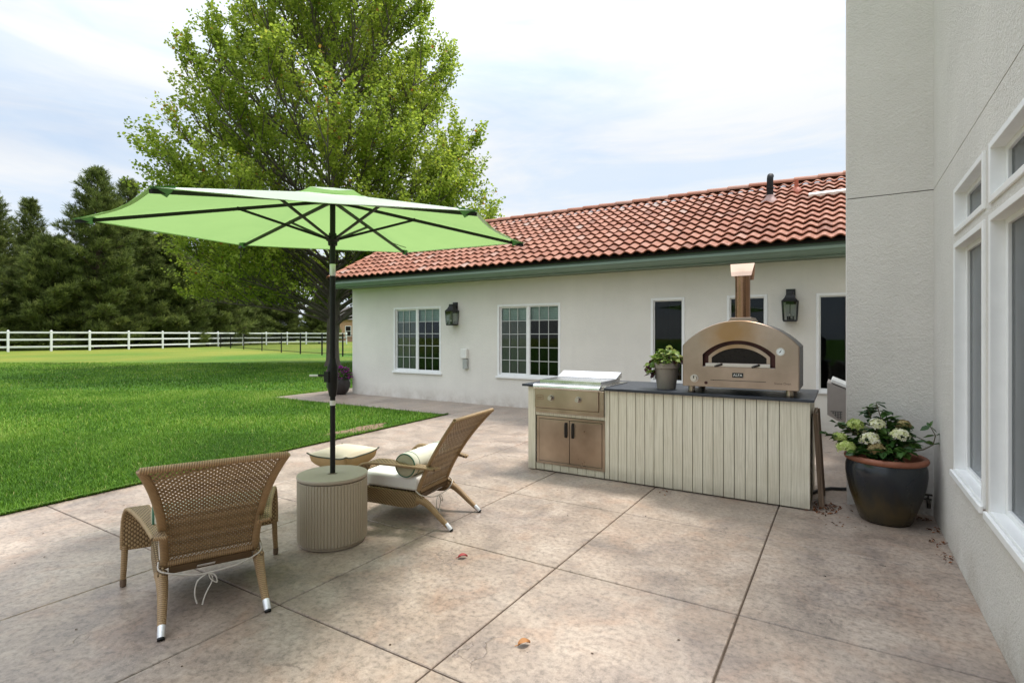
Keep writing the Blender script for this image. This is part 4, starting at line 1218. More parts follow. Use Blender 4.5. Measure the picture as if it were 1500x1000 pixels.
dark = ((P_[:, 0] < -.09) & (P_[:, 2] < .29) & (r.random(n) < .5)) | (r.random(n) < .12)
lv = leaves(P_ - D_ * .03, D_, np.tile([0, 0, 1.], (n, 1)) + .4 * r.standard_normal((n, 3)), r.uniform(.045, .075, n), 1.2, 1.15)
npmesh('foliage', lv, 4, [M['coleus'], M['coleusd']], cp, rnd=np.repeat(np.clip(.5 + .28 * r.standard_normal(n), 0, 1), 2), matidx=np.repeat(dark.astype(int), 2))

# petunia pot by the wing corner
pp = thing('petunia_pot', 'dark round pot of purple petunias by the wing corner', 'potted plant', (-10.62, 9.02, 0))
mb = MB(); mb.lathe([(.17, .002), (.24, .08), (.285, .20), (.285, .30), (.26, .385), (.25, .40), (.235, .39), (.235, .34)], 32, cap1=False); mb.build('pot', M['bowl'], pp, smooth=60)
N = 520
ph = r.random(N) * 2 * PI; el = np.arccos(1 - 1.1 * r.random(N)); R_ = .29 * (.7 + .4 * r.random(N))
P_ = np.stack([R_ * np.sin(el) * np.cos(ph), R_ * np.sin(el) * np.sin(ph), .38 + R_ * np.cos(el) * .95], 1)
D_ = np.stack([np.cos(ph), np.sin(ph), r.uniform(-.3, .9, N)], 1)
npmesh('foliage', leaves(P_, D_, np.tile([0, 0, 1.], (N, 1)) + .4 * r.standard_normal((N, 3)), r.uniform(.04, .07, N)), 4, M['petleaf'], pp, rnd=np.repeat(r.random(N), 2))
N = 190
ph = r.random(N) * 2 * PI; el = np.arccos(1 - 1.0 * r.random(N)); R_ = .32 * (.85 + .25 * r.random(N))
P_ = np.stack([R_ * np.sin(el) * np.cos(ph), R_ * np.sin(el) * np.sin(ph), .38 + R_ * np.cos(el) * .95], 1)
fl_ = []
for k in range(5):
    a = 2 * PI * k / 5 + r.random(N); D_ = np.stack([np.cos(a), np.sin(a), .3 + 0 * a], 1)
    fl_.append(leaves(P_, D_, np.tile([0, 0, 1.], (N, 1)) + .5 * r.standard_normal((N, 3)), .038 + 0 * a, 1, 1.6))
npmesh('petunia_flowers', np.concatenate(fl_), 4, M['petunia'], pp, rnd=np.clip(.5 + .3 * r.standard_normal(N * 10), 0, 1))

# ------------------------------------------------------------------ umbrella and base
UX, UY = -3.112, 2.592
ub = thing('umbrella_base', 'round fluted taupe drum table carrying the umbrella pole', 'table', (UX, UY, 0))
mb = MB(); n = 272
prof = [(.222, .004), (.222, .022), (.238, .028), (.240, .04), (.240, .44), (.238, .448)]
vs = []
for i, (rd, z) in enumerate(prof):
    for j in range(n):
        a = 2 * PI * j / n; q = j % 4
        rr_ = rd - (.0055 if (q == 0 and 1 < i) else 0)
        vs.append((rr_ * math.cos(a), rr_ * math.sin(a), z))
fs = [(i * n + j, i * n + (j + 1) % n, (i + 1) * n + (j + 1) % n, (i + 1) * n + j) for i in range(len(prof) - 1) for j in range(n)]
fs += [tuple(reversed(range(n))), tuple(range(5 * n, 6 * n))]
mb.add(vs, fs); mb.build('fluted_drum', M['taupe'], ub, smooth=20)
mb = MB(); mb.lathe([(.226, .449), (.226, .457), (.240, .457), (.2425, .461), (.2425, .476), (.240, .480), (.045, .481), (.034, .474), (.034, .462)], 72); mb.build('lid', M['taupelid'], ub, smooth=40)

um = thing('patio_umbrella', 'lime green hexagonal patio umbrella on a black crank pole', 'umbrella', (UX, UY, .482))
Z0 = .482
mb = MB(); mb.tube([(0, 0, .0), (0, 0, .62)], .0185, 16); mb.tube([(0, 0, .60), (0, 0, 1.955)], .0195, 16)
pole = mb.build('pole', M['black'], um, smooth=50)
mb = MB(); mb.lathe([(.0205, 1.89 - Z0), (.0212, 1.892 - Z0), (.0212, 1.972 - Z0), (.0205, 1.974 - Z0)], 18); mb.build('tilt_collar', M['silver'], pole, smooth=40)
mb = MB(); mb.lathe([(.0198, .965 - Z0), (.0198, 1.0 - Z0)], 18); mb.build('white_tape', M['tape'], pole, smooth=40)
mb = MB(); mb.lathe([(.024, 1.03 - Z0), (.030, 1.06 - Z0), (.034, 1.10 - Z0), (.038, 1.17 - Z0), (.036, 1.24 - Z0), (.026, 1.27 - Z0), (.022, 1.30 - Z0)], 16); mb.obox((-.01, -.035, 1.17 - Z0), (.045, .03, .075))
ch = mb.build('crank_housing', M['black'], um, smooth=40)
cd = V(-RT[0], -RT[1], 0)
mb = MB(); c0 = V(0, 0, 1.178 - Z0) + cd * .03; mb.tube([c0, c0 + cd * .07, c0 + cd * .075 + V(0, 0, .002)], .007, 8); mb.tube([c0 + cd * .075, c0 + cd * .135], .008, 10, 1); mb.build('crank_handle', [M['black'], M['silver']], ch, smooth=50)
# canopy geometry
R6 = 1.488; zr = 2.185 - Z0; ap = V(0, 0, 2.470 - Z0); TX, TY = -.041, .040
EX, EY = -.022, -.026
def tip(k):
    a = math.radians(290.8 - 60 * k); dx, dy = R6 * math.cos(a), R6 * math.sin(a)
    return V(dx + EX, dy + EY, zr + TX * dx + TY * dy)
T6 = [tip(k) for k in range(6)]
mb = MB()
for k in range(6):
    A, B_ = T6[k], T6[(k + 1) % 6]
    def fn(a, b2, A=A, B_=B_):
        e = A.lerp(B_, a); p = ap.lerp(e, b2)
        sag = math.sin(PI * a) * b2
        p = p + (ap - e).normalized() * .045 * sag * b2 - V(0, 0, .018 * sag)
        return p + V(0, 0, .016 + .0035 * b2 * math.sin(11 * a + 6 * b2 + k) * math.sin(PI * a))
    mb.grid(fn, 10, 12)
mb.build('canopy', M['canopy'], um, smooth=30)
mb = MB()      # hem edge
for k in range(6):
    A, B_ = T6[k], T6[(k + 1) % 6]
    top = []; 
    for i in range(11):
        a = i / 10; e = A.lerp(B_, a); sag = math.sin(PI * a)
        top.append(e + (ap - e).normalized() * .045 * sag - V(0, 0, .018 * sag) + V(0, 0, .0155))
    for i in range(10):
        inw = [(ap - top[i]).normalized() * .03, (ap - top[i + 1]).normalized() * .03]
        mb.add([top[i], top[i + 1], top[i + 1] + inw[1] - V(0, 0, .004), top[i] + inw[0] - V(0, 0, .004)], [(0, 1, 2, 3)])
mb.build('hem', M['canopy'], um)
mb = MB(); va = ap + V(0, 0, .052)
for k in range(6):
    A = ap.lerp(T6[k], .185) + V(0, 0, .052); B_ = ap.lerp(T6[(k + 1) % 6], .185) + V(0, 0, .052)
    def fn(a, b2, A=A, B_=B_):
        e = A.lerp(B_, a) - V(0, 0, .012 * math.sin(PI * a)); return va.lerp(e, b2)
    mb.grid(fn, 6, 5)
mb.build('vent_cap', M['canopy'], um, smooth=30)
for k in range(6):
    mb = MB()
    o_ = (T6[k] - ap).normalized(); sd = o_.cross(V(0, 0, 1)).normalized(); t_ = T6[k] + V(0, 0, .018)
    mb.add([t_ + o_ * .02, t_ - o_ * .10 + sd * .045, t_ - o_ * .10 - sd * .045, t_ - o_ * .09 + V(0, 0, -.05), t_ + o_ * .015 - V(0, 0, .02)], [(0, 1, 2), (0, 3, 1), (0, 2, 3), (1, 3, 2)])
    mb.build('corner_pocket', M['cap'], um)
hub = V(0, 0, 2.155 - Z0)
mb = MB(); mb.lathe([(.024, -.05), (.032, -.045), (.034, -.02), (.046, -.012), (.046, .012), (.03, .02), (.026, .04)], 18, hub)
mb.lathe([(.02, -.02), (.034, -.015), (.034, .008), (.02, .012)], 18, ap - V(0, 0, .05)); mb.build('hub', M['black'], um, smooth=40)
for k in range(6):
    mb = MB(); rb = mb.bar(ap - V(0, 0, .045) + (T6[k] - ap).normalized() * .03, T6[k] + V(0, 0, -.004), .017, .020); rb = mb.build('rib', M['black'], um)
    j = ap.lerp(T6[k], .40) - V(0, 0, .028)
    h_ = hub + V(T6[k].x, T6[k].y, 0).normalized() * .04
    mb = MB(); mb.bar(h_, j, .012, .016); mb.tube([j - V(0, 0, .012), j + V(0, 0, .012)], .009, 8); mb.build('strut', M['black'], rb)
mb = MB(); c1 = ap.lerp(T6[3], .62) - V(0, 0, .02)
mb.tube([c1, c1 + V(.05, -.02, -.03), c1 + V(.16, .02, -.075), c1 + V(.24, .02, -.10)], .003, 6); mb.build('tie_cord', M['pipingdark'], um)

# ------------------------------------------------------------------ wicker chairs (local: +x forward, +y left)
chair = thing('wicker_chair', 'wicker lounge chair seen from behind at the patio front, ties hanging below', 'chair', (-2.69, 1.52, 0), math.atan2(.35, -.77), 'wicker chairs around the umbrella drum')
def bu(t): return .318 - .235 * t - .155 * t * t
def bz(t): return .235 + .615 * t - .01 * t * t
def bw(t): return .205 + .022 * t + .078 * t ** 3
def BP(s, t, off=0.0):
    du = -.235 - .31 * t; dz = .615 - .02 * t
    L = math.hypot(du, dz); nx, nz = -dz / L, du / L      # rearward normal
    return V(bu(t) + nx * off, s * bw(t), bz(t) + nz * off - .012 * (1 - s * s) * 0)
# woven back: strands as ribbons that go over and under
sv = []; sr = []
NH, NV = 50, 40
rr = random.Random(9)
for i in range(NH):
    t = .018 + .945 * (i + .5) / NH; hw = .945 / NH * (.57 if t < .5 else .485)
    col = rr.random(); prev = None
    steps = NV * 2
    for k in range(steps + 1):
        s = -1 + 2 * k / steps
        o = .0032 * math.sin(PI * (k / 2) + PI * (i % 2) + PI / 4)
        a, c = BP(s * .985, t - hw, o), BP(s * .985, t + hw, o)
        if prev: sv += [prev[0], a, c, prev[1]]; sr.append(min(1, max(0, col * .6 + .2 + rr.uniform(-.1, .1) + o * 55)))
        prev = (a, c)
for k in range(NV):
    s = -1 + 2 * (k + .5) / NV; hw = .44 / NV
    prev = None; col = rr.random()
    for i in range(NH * 2 + 1):
        t = .04 + .925 * i / (NH * 2)
        o = -.0028 * math.sin(PI * (k * 2 + 1) / 2 / 1 * 1 + PI * (i / 2) + PI / 4) * 1.0
        a, c = BP((s - hw) * .985, t, o), BP((s + hw) * .985, t, o)
        if prev: sv += [prev[0], prev[1], c, a]; sr.append(min(1, max(0, col * .5 + .1 + rr.uniform(-.1, .1) + o * 45)))
        prev = (a, c)
npmesh('woven_back', [tuple(p) for p in sv], 4, M['strand'], chair, rnd=sr)
def rail(s0, s1):
    return
mb = MB(); ts = [k / 16 for k in range(17)]
for sg in (-1, 1):
    A = [BP(sg, t, .0) + V(0, sg * .012, 0) for t in ts]
    mb.tube([p for p in A], .0205, 10, sq=.75)
mb.tube([BP(s, 1.0) for s in np.linspace(-1.055, 1.055, 13)], .017, 10)
mb.tube([BP(s, .03) for s in np.linspace(-1.0, 1.0, 9)], .021, 10)
mb.build('back_frame', M['wrap'], chair, smooth=60)
def bez(P, n):
    """Catmull-Rom through points"""
    P = [Vector(p) for p in P]; out = []
    for i in range(len(P) - 1):
        p0, p1, p2, p3 = P[max(i - 1, 0)], P[i], P[i + 1], P[min(i + 2, len(P) - 1)]
        for k in range(n):
            t = k / n
            out.append(.5 * ((2 * p1) + (p2 - p0) * t + (2 * p0 - 5 * p1 + 4 * p2 - p3) * t * t + (3 * p1 - p0 - 3 * p2 + p3) * t ** 3))
    out.append(P[-1]); return out
for sg in (-1, 1):
    outer = [(.135, .268, .452), (.40, .318, .470), (.62, .375, .482), (.715, .398, .462), (.765, .412, .40), (.782, .418, .31), (.786, .419, .22)]
    inner = [(.118, .212, .452), (.36, .248, .474), (.55, .285, .496), (.66, .297, .478), (.735, .295, .40), (.770, .288, .31), (.784, .280, .215)]
    A = bez([(p[0], sg * p[1], p[2]) for p in outer], 5); B_ = bez([(p[0], sg * p[1], p[2]) for p in inner], 5)
    mb = MB(); mb.band(A, B_, .018)
    am = mb.build('armrest', M['weave'], chair, smooth=45)
    mb = MB(); mb.tube(A, .011, 8); mb.tube(B_, .010, 8); mb.tube([A[-1], B_[-1]], .010, 8); mb.tube([A[0], B_[0]], .011, 8); mb.build('arm_edging', M['wrap'], am, smooth=60)
    mb = MB(); mb.tube([(.135, sg * .205, .452), (.135, sg * .275, .452)], .007, 8); mb.build('bracket', M['black'], am)
    mb = MB(); mb.tube([(.786, sg * .405, .24), (.787, sg * .410, .12), (.786, sg * .414, .045)], [.017, .016, .0145], 10); lg = mb.build('leg', M['wrap'], chair, smooth=60)
    mb = MB(); mb.lathe([(.015, .003), (.0165, .008), (.0165, .045)], 12, (.786, sg * .414, 0)); mb.build('foot_cap', M['brownwood'], lg, smooth=50)
    # side panel sweeping back into the rear leg
    up = bez([(.775, sg * .262, .262), (.53, sg * .252, .258), (.29, sg * .238, .245), (.240, sg * .231, .200)], 6)
    lo = bez([(.775, sg * .262, .145), (.60, sg * .254, .140), (.40, sg * .240, .135), (.31, sg * .234, .150), (.240, sg * .231, .185)], 6)
    mb = MB(); mb.band(up, lo, .034); mb.build('side_panel', M['weave'], chair, smooth=45)
    lp = bez([(.30, sg * .234, .205), (.235, sg * .230, .185), (.175, sg * .229, .145), (.10, sg * .232, .085), (.025, sg * .236, .028)], 5)
    mb = MB(); mb.tube(lp, [.033 - .015 * (k / (len(lp) - 1)) ** .7 for k in range(len(lp))], 12); lg = mb.build('leg', M['wrap'], chair, smooth=60)
    d_ = (lp[-1] - lp[-2]).normalized()
    mb = MB(); mb.tube([V(.048, sg * .2345, .048), V(.020, sg * .236, .024), V(.006, sg * .237, .010)], [.0185, .0185, .017], 14); mb.tube([V(.006, sg * .237, .010), V(-.002, sg * .2375, .003)], [.0172, .0165], 12, 1); mb.build('foot_cap', [M['silver'], M['black']], lg, smooth=50)
mb = MB(); mb.grid(lambda a, c: V(.30 + .48 * a, -.25 + .50 * c, .238), 2, 2, uvf=lambda a, c: (.5 * a, .5 * c)); mb.box(.76, .80, -.262, .262, .15, .25); mb.box(.285, .315, -.20, .20, .205, .24)
mb.build('seat_frame', M['weave'], chair)

cush = thing('seat_cushion', 'cream seat cushion tied onto the wicker chair at the patio front', 'cushion', (-2.69, 1.52, 0), chair.rotation_euler.z, 'cream cushions on the wicker chairs')
mb = MB(); mb.box(.298, .830, -.243, .243, .262, .372); mb.build('cushion_pad', M['cushion'], cush, bevel=.022, smooth=60)
mb = MB()
mb.tube(bez([(.31, .245, .27), (.26, .235, .235), (.235, .10, .195), (.24, .02, .187)], 5), .0045, 6); mb.tube(bez([(.31, -.245, .27), (.26, -.235, .235), (.235, -.12, .20), (.24, .02, .187)], 5), .0045, 6)
mb.build('tie_strap', M['strap'], cush, smooth=60)
mb = MB()
mb.tube(bez([(.24, .02, .187), (.235, .0, .15), (.225, .035, .08), (.22, .05, .03)], 6), .004, 6); mb.tube(bez([(.24, .02, .187), (.23, .07, .16), (.22, .085, .10), (.215, .075, .045)], 6), .004, 6)
mb.tube(bez([(.24, .02, .187), (.232, -.01, .17), (.226, -.02, .13), (.23, .01, .155), (.24, .02, .187)], 5), .0035, 6)
mb.build('bow', M['strap'], cush, smooth=60)
mb = MB(); Mx = Matrix.Rotation(math.radians(28), 3, 'Y'); mb.obox((.262, .03, .225), (.07, .085, .0015), Mx); mb.build('care_tag', M['tape'], cush)

bol = thing('bolster_pillow', 'cream bolster pillow with green piping behind the back of the front chair', 'pillow', (-2.69, 1.52, 0), chair.rotation_euler.z, 'bolster pillows on the wicker chairs')
BC = (.392, .462); BR = .094
mb = MB()
def bolf(a, c):
    y = -.27 + .54 * c; e = max(0, abs(c - .5) - .44) / .06
    rad = BR * (1 - .10 * e * e) * (1 + .012 * math.sin(9 * c * PI) + .01 * math.sin(2 * PI * a * 3))
    return V(BC[0] + rad * math.cos(2 * PI * a), y, BC[1] + rad * math.sin(2 * PI * a))
mb.grid(bolf, 32, 26)
bo = mb.build('bolster_body', M['bolster'], bol, smooth=70)
for sg in (-1, 1):
    mb = MB(); vs = []
    n = 32
    for (q, yy) in ((.90, .27), (.6, .279), (.25, .276), (.03, .270)): vs += [(BC[0] + BR * q * math.cos(2 * PI * j / n), sg * yy, BC[1] + BR * q * math.sin(2 * PI * j / n)) for j in range(n)]
    fs = [(i * n + j, i * n + (j + 1) % n, (i + 1) * n + (j + 1) % n, (i + 1) * n + j) for i in range(3) for j in range(n)] + [tuple(range(3 * n, 4 * n))]
    mb.add(vs, fs); mb.build('bolster_end', M['bolster_end'], bol, smooth=60)
    mb = MB(); mb.tube([(BC[0] + BR * .93 * math.cos(2 * PI * j / 32), sg * .268, BC[1] + BR * .93 * math.sin(2 * PI * j / 32)) for j in range(33)], .0055, 8, caps=False)
    mb.tube([(BC[0] + BR * 1.0 * math.cos(2 * PI * j / 32), sg * .205, BC[1] + BR * 1.0 * math.sin(2 * PI * j / 32)) for j in range(33)], .0030, 6, 0, caps=False)
    mb.build('piping', M['piping'], bol, smooth=60)

RC = (-2.525, 3.405, 0); RA = math.atan2(-.15, -.99)
for src, lab in ((chair, 'wicker lounge chair in side view between the umbrella drum and the counter'), (cush, 'cream seat cushion on the wicker chair behind the umbrella drum'), (bol, 'cream bolster pillow with green piping lying on the chair behind the drum')):
    c = copy_tree(src); c.location = RC; c.rotation_euler = (0, 0, RA); c['label'] = lab

ot = thing('ottoman', 'low wicker footstool mostly hidden behind the umbrella drum', 'footstool', (-3.72, 3.22, 0), RA)
mb = MB()
for (ax, ay, bx, by) in ((-.20, -.21, .20, -.21), (.20, -.21, .20, .21), (.20, .21, -.20, .21), (-.20, .21, -.20, -.21)):
    mb.band([(ax, ay, .31), (bx, by, .31)], [(ax, ay, .20), (bx, by, .20)], .03)
mb.build('side_panel', M['weave'], ot)
mb = MB(); mb.grid(lambda a, c: V(-.20 + .40 * a, -.21 + .42 * c, .305), 2, 2, uvf=lambda a, c: (.5 * a, .5 * c)); mb.build('seat', M['weave'], ot)
for sx in (-1, 1):
    for sy in (-1, 1):
        mb = MB(); mb.tube([(sx * .19, sy * .20, .26), (sx * .20, sy * .21, .004)], [.024, .015], 10); mb.build('leg', M['wrap'], ot, smooth=60)
pw = thing('footstool_pillow', 'tan and cream knife-edge pillow with dark piping on the footstool', 'pillow', (-3.72, 3.22, .325), RA)
def pil(sgn):
    def fn(a, c):
        x, y = 2 * a - 1, 2 * c - 1
        k = 1 + .07 * (x * x) * (y * y)
        h = max(0, (1 - x ** 4) * (1 - y ** 4)) ** .6
        pin = 1 - .06 * (1 - abs(x) ** 2) * (abs(y) ** 6); pin2 = 1 - .06 * (1 - abs(y) ** 2) * (abs(x) ** 6)
        crn = .030 * (x * x * y * y) ** 2
        return V(x * .195 * k * pin2, y * .205 * k * pin, .105 + sgn * (.060 if sgn > 0 else .105) * (h if sgn > 0 else h ** .45) + crn)
    return fn
mb = MB(); mb.grid(pil(1), 24, 24); mb.build('pillow_top', M['pillowtop'], pw, smooth=70)
mb = MB(); mb.grid(pil(-1), 24, 24); mb.build('pillow_underside', M['pillowtan'], pw, smooth=70)
f_ = pil(0); ring = [f_(a, 0) for a in np.linspace(0, 1, 13)] + [f_(1, a) for a in np.linspace(0, 1, 13)][1:] + [f_(a, 1) for a in np.linspace(1, 0, 13)][1:] + [f_(0, a) for a in np.linspace(1, 0, 13)][1:]
mb = MB(); mb.tube(ring, .006, 8, caps=False); mb.build('piping', M['pipingdark'], pw, smooth=60)

# ------------------------------------------------------------------ fallen bits on the patio
def fallen(name, label, x, y, rz, mat, L):
    mb = MB()
    def fn(a, c):
        s = 2 * c - 1; w = .32 * math.sin(PI * min(1, a * .93 + .05)) ** .8
        return V((a - .5) * L, s * w * L, .004 + .012 * abs(s) + .010 * math.sin(3.1 * a))
    mb.grid(fn, 8, 4); mb.bar((-.5 * L, 0, .008), (-.75 * L, .06 * L, .004), .003, .003)
    o = mb.build(name, mat, smooth=60); o.location = (x, y, .001); o.rotation_euler = (0, 0, rz)
    return tag(o, label, 'leaf')
fallen('fallen_leaf', 'curled red leaf lying on the patio beyond the chairs', -2.13, 2.832, .8, M['redleaf'], .062)
fallen('fallen_leaf', 'curled orange-brown leaf lying on the front of the patio', -1.284, 2.188, .9, M['brownleaf'], .062)
r = np.random.default_rng(23)
def bits(centres, n, spread, size):
    P = []; D = []; Sz = []
    for (cx, cy) in centres:
        P.append(np.stack([cx + spread * r.standard_normal(n), cy + spread * r.standard_normal(n), .003 + .01 * r.random(n)], 1))
    P = np.concatenate(P); m = len(P); a = r.random(m) * 2 * PI
    D = np.stack([np.cos(a), np.sin(a), .3 * r.standard_normal(m)], 1)
    return P, D, size * (.5 + r.random(m))
P1, D1, S1 = bits([(-.17, 5.15), (-.10, 5.25), (-.14, 5.35)], 45, .055, .026)
P2, D2, S2 = bits([(.56, 5.35), (.585, 5.1), (.59, 4.8), (.60, 4.5)], 22, .03, .022)
P3, D3, S3 = bits([(-.02, 4.86), (-1.45, 5.07), (.05, 5.4)], 7, .06, .024)
P_ = np.concatenate([P1, P2, P3]); keep = (P_[:, 0] < .615) & ~((P_[:, 0] < -.225) & (P_[:, 1] > 5.09)) & (P_[:, 1] < 5.49) | (P_[:, 0] < -.3) & (P_[:, 1] < 5.1)
D_ = np.concatenate([D1, D2, D3]); S_ = np.concatenate([S1, S2, S3]); P_, D_, S_ = P_[keep], D_[keep], S_[keep]
tag(npmesh('leaf_litter', leaves(P_, D_, np.tile([0, 0, 1.], (len(P_), 1)), S_, 1.5, .7), 4, M['litter'], rnd=np.repeat(r.random(len(P_)), 2)), kind='stuff', label='dry reddish litter gathered by the counter end and wall foot')
n = 150
x_ = r.uniform(-5.6, .5, n); y_ = r.uniform(.8, 7.5, n)
ok = ~((y_ > 5.0) & (y_ < 6.1) & (x_ > -3.05) & (x_ < -.15)) & ~((y_ > 5.45) & (x_ > -.02))
x_, y_ = x_[ok], y_[ok]; n = len(x_)
P_ = np.stack([x_, y_, np.full(n, .0025)], 1); a = r.random(n) * 2 * PI
tag(npmesh('patio_specks', leaves(P_, np.stack([np.cos(a), np.sin(a), 0 * a], 1), np.tile([0, 0, 1.], (n, 1)), .006 + .014 * r.random(n) ** 2, 1.0, .9), 4, M['debris'], rnd=np.repeat(r.random(n), 2)), kind='stuff', label='tiny dark plant bits scattered over the concrete')

# ------------------------------------------------------------------ fences
wf = thing('rail_fence', 'white three-rail board fence along the far side of the lawn', 'fence', (-60.8, 25.5, 0))
wp = [(-63.0, 10.5), (-62.1, 13.6), (-61.0, 16.4), (-60.2, 19.1), (-60.0, 21.9), (-60.9, 25.5), (-62.3, 29.3), (-63.4, 32.6), (-66.0, 37.4), (-68.7, 42.3), (-70.0, 46.6), (-70.3, 50.2), (-70.3, 53.5), (-68.5, 56.0), (-65.5, 57.2)]
for k, (x, y) in enumerate(wp):
    mb = MB(); mb.box(x - .075, x + .075, y - .075, y + .075, -.1, 1.80); mb.add([(x - .09, y - .09, 1.801), (x + .09, y - .09, 1.801), (x + .09, y + .09, 1.801), (x - .09, y + .09, 1.801), (x, y, 1.87)], [(3, 2, 1, 0), (0, 1, 4), (1, 2, 4), (2, 3, 4), (3, 0, 4)])
    mb.build('post', M['whitepaint'], wf, True)
for z in (1.66, 1.03, .40):
    mb = MB()
    for k in range(len(wp) - 1):
        a, c = V(*wp[k], z), V(*wp[k + 1], z); d_ = (c - a).normalized() * .08
        mb.bar(a + d_, c - d_, .04, .15)
    mb.build('rail', M['whitepaint'], wf, True)
bf = thing('metal_fence', 'black metal picket fence crossing the lawn behind the maple', 'fence', (-45, 29.6, 0))
bp = [(-66.7, 36.6), (-60.5, 34.6), (-56.0, 33.1), (-51.0, 31.5), (-45.1, 29.6), (-39.7, 27.8), (-35.5, 26.5), (-32.0, 25.7), (-29.0, 25.0), (-26.2, 24.4), (-23.0, 23.8), (-20.0, 23.2)]
for x, y in bp:
    mb = MB(); mb.box(x - .035, x + .035, y - .035, y + .035, -.1, 1.52); mb.lathe([(.05, 0), (.05, .03), (.01, .06)], 8, (x, y, 1.522)); mb.build('post', M['black'], bf, True)
for z in (1.42, 1.22, .14):
    mb = MB()
    for k in range(len(bp) - 1): mb.bar(V(*bp[k], z), V(*bp[k + 1], z), .03, .035)
    mb.build('rail', M['black'], bf, True)
for k in range(len(bp) - 1):
    mb = MB(); a, c = V(*bp[k], 0), V(*bp[k + 1], 0); n = max(3, int((c - a).length / .14))
    for i in range(1, n):
        p = a.lerp(c, i / n); mb.box(p.x - .0045, p.x + .0045, p.y - .0045, p.y + .0045, .05, 1.46)
    mb.build('picket_panel', M['black'], bf, True)

# ------------------------------------------------------------------ maple
TXY = (-20.3, 16.9)
mp_ = thing('maple_tree', 'large spreading green maple tree standing on the lawn behind the umbrella', 'tree', (*TXY, 0))
r = np.random.default_rng(41)
def env(z):
    return float(np.interp(z, [1.4, 2.2, 3.5, 5.5, 8.4, 10.6, 13.5, 16.8, 19.0, 20.6, 21.5], [2.5, 5.6, 6.9, 7.3, 7.4, 6.8, 5.8, 4.4, 3.0, 1.5, .2]))
mb = MB()
trunk_path = [(0, 0, -.1), (.02, 0, .3), (.0, .0, 1.2), (.05, .02, 2.2), (.1, .0, 4.0), (.0, .05, 7), (.1, .1, 11), (0, 0, 15), (.1, 0, 19.5)]
mb.tube(trunk_path, [.42, .31, .275, .30, .24, .19, .13, .075, .02], 14)
tw = []     # twig (base, dir, len)
gold = 2.39996
NL = 78
EXTRA = 40
for i in range(NL + EXTRA):
    if i < NL:
        f = i / (NL - 1)
        z0 = 1.75 + 13.3 * f ** .95
        az = i * gold + r.uniform(-.25, .25)
        if f < .25: z1 = z0 + r.uniform(.6, 3.2)
        else: z1 = z0 + r.uniform(2.2, 5.2)
        z1 = min(z1, 20.3)
        R1 = env(z1) * r.uniform(.70, .97)
    else:
        k_ = i - NL
        f = .15; z1 = 3.0 + 6.4 * (k_ % 20) / 19
        az = math.radians(-148 if k_ < 20 else 32) + r.uniform(-1.25, 1.25)
        z0 = max(2.0, z1 * .52 + r.uniform(-.4, .4)); R1 = env(z1) * r.uniform(.74, .92)
    p0 = np.array([0, 0, z0]); p3 = np.array([R1 * math.cos(az), R1 * math.sin(az), z1])
    p1 = p0 + np.array([math.cos(az) * R1 * .30, math.sin(az) * R1 * .30, (z1 - z0) * .42 + .25]); p2 = p0 + np.array([math.cos(az) * R1 * .66, math.sin(az) * R1 * .66, (z1 - z0) * .62 + .2])
    B = lambda t: (1 - t) ** 3 * p0 + 3 * t * (1 - t) ** 2 * p1 + 3 * t * t * (1 - t) * p2 + t ** 3 * p3
    rad = (.085 if i < NL else .06) * (1 - .5 * f)
    mb.tube([tuple(B(t)) for t in np.linspace(0, 1, 9)], [rad * (1 - .86 * t) + .008 for t in np.linspace(0, 1, 9)], 7)
    for t in np.linspace(.26, 1.0, 11):
        for s_ in range(2):
            q = B(t); a2 = az + r.uniform(-1.25, 1.25)
            up_ = r.uniform(.75, 2.3) if f > .2 else r.uniform(.15, 1.2)
            d_ = np.array([math.cos(a2), math.sin(a2), up_]); d_ /= np.linalg.norm(d_)
            Ls = r.uniform(1.1, 2.7) * (1.15 - .35 * t)
            e = q + d_ * Ls
            Re = math.hypot(e[0], e[1]); Rm = env(e[2])
            if Re > Rm * 1.02: e[:2] *= Rm * 1.02 / Re
            mid_ = (q + e) / 2 + np.array([0, 0, -.06])
            mb.tube([tuple(q), tuple(mid_), tuple(e)], [.028, .018, .006], 4, caps=False)
            for v in np.linspace(.30, 1.0, 5):
                bpt = q + (e - q) * v
                dd = d_ + .55 * r.standard_normal(3); dd[2] += .45; dd /= np.linalg.norm(dd)
                tw.append((bpt, dd, r.uniform(.45, 1.0)))
mb.build('trunk', M['bark'], mp_, smooth=60)
TB = np.array([t[0] for t in tw]); TD = np.array([t[1] for t in tw]); TL = np.array([t[2] for t in tw])
keep = r.random(len(TB)) < .80
TB, TD, TL = TB[keep], TD[keep], TL[keep]
nl = 31
P_ = []; D_ = []; rn = []
for k in range(nl):
    f = (k + r.random(len(TB))) / nl
    P_.append(TB + TD * (TL * f)[:, None] + (.085 * r.standard_normal(TB.shape)))
    D_.append(TD * .4 + r.standard_normal(TB.shape) * .8 + np.array([0, 0, -.25]))
    rn.append(np.clip(.50 + .20 * np.sin(TB[:, 0] * 1.1 + TB[:, 2] * .8) * np.cos(TB[:, 1] * .9) + .20 * r.standard_normal(len(TB)), 0, .94))
P_ = np.concatenate(P_); D_ = np.concatenate(D_); rn = np.concatenate(rn)
red = r.random(len(P_)) < .010
redp = (np.sin(P_[:, 0] * .7 + 1.0) * np.cos(P_[:, 1] * .6) > .72) & (r.random(len(P_)) < .10)
rn[red | redp] = r.uniform(.955, 1.0, int((red | redp).sum()))
Rr_ = np.hypot(P_[:, 0], P_[:, 1]) / np.interp(P_[:, 2], [1.4, 2.2, 3.5, 5.5, 8.4, 10.6, 13.5, 16.8, 19.0, 20.6, 21.5], [2.5, 5.6, 6.9, 7.3, 7.4, 6.8, 5.8, 4.4, 3.0, 1.5, .4])
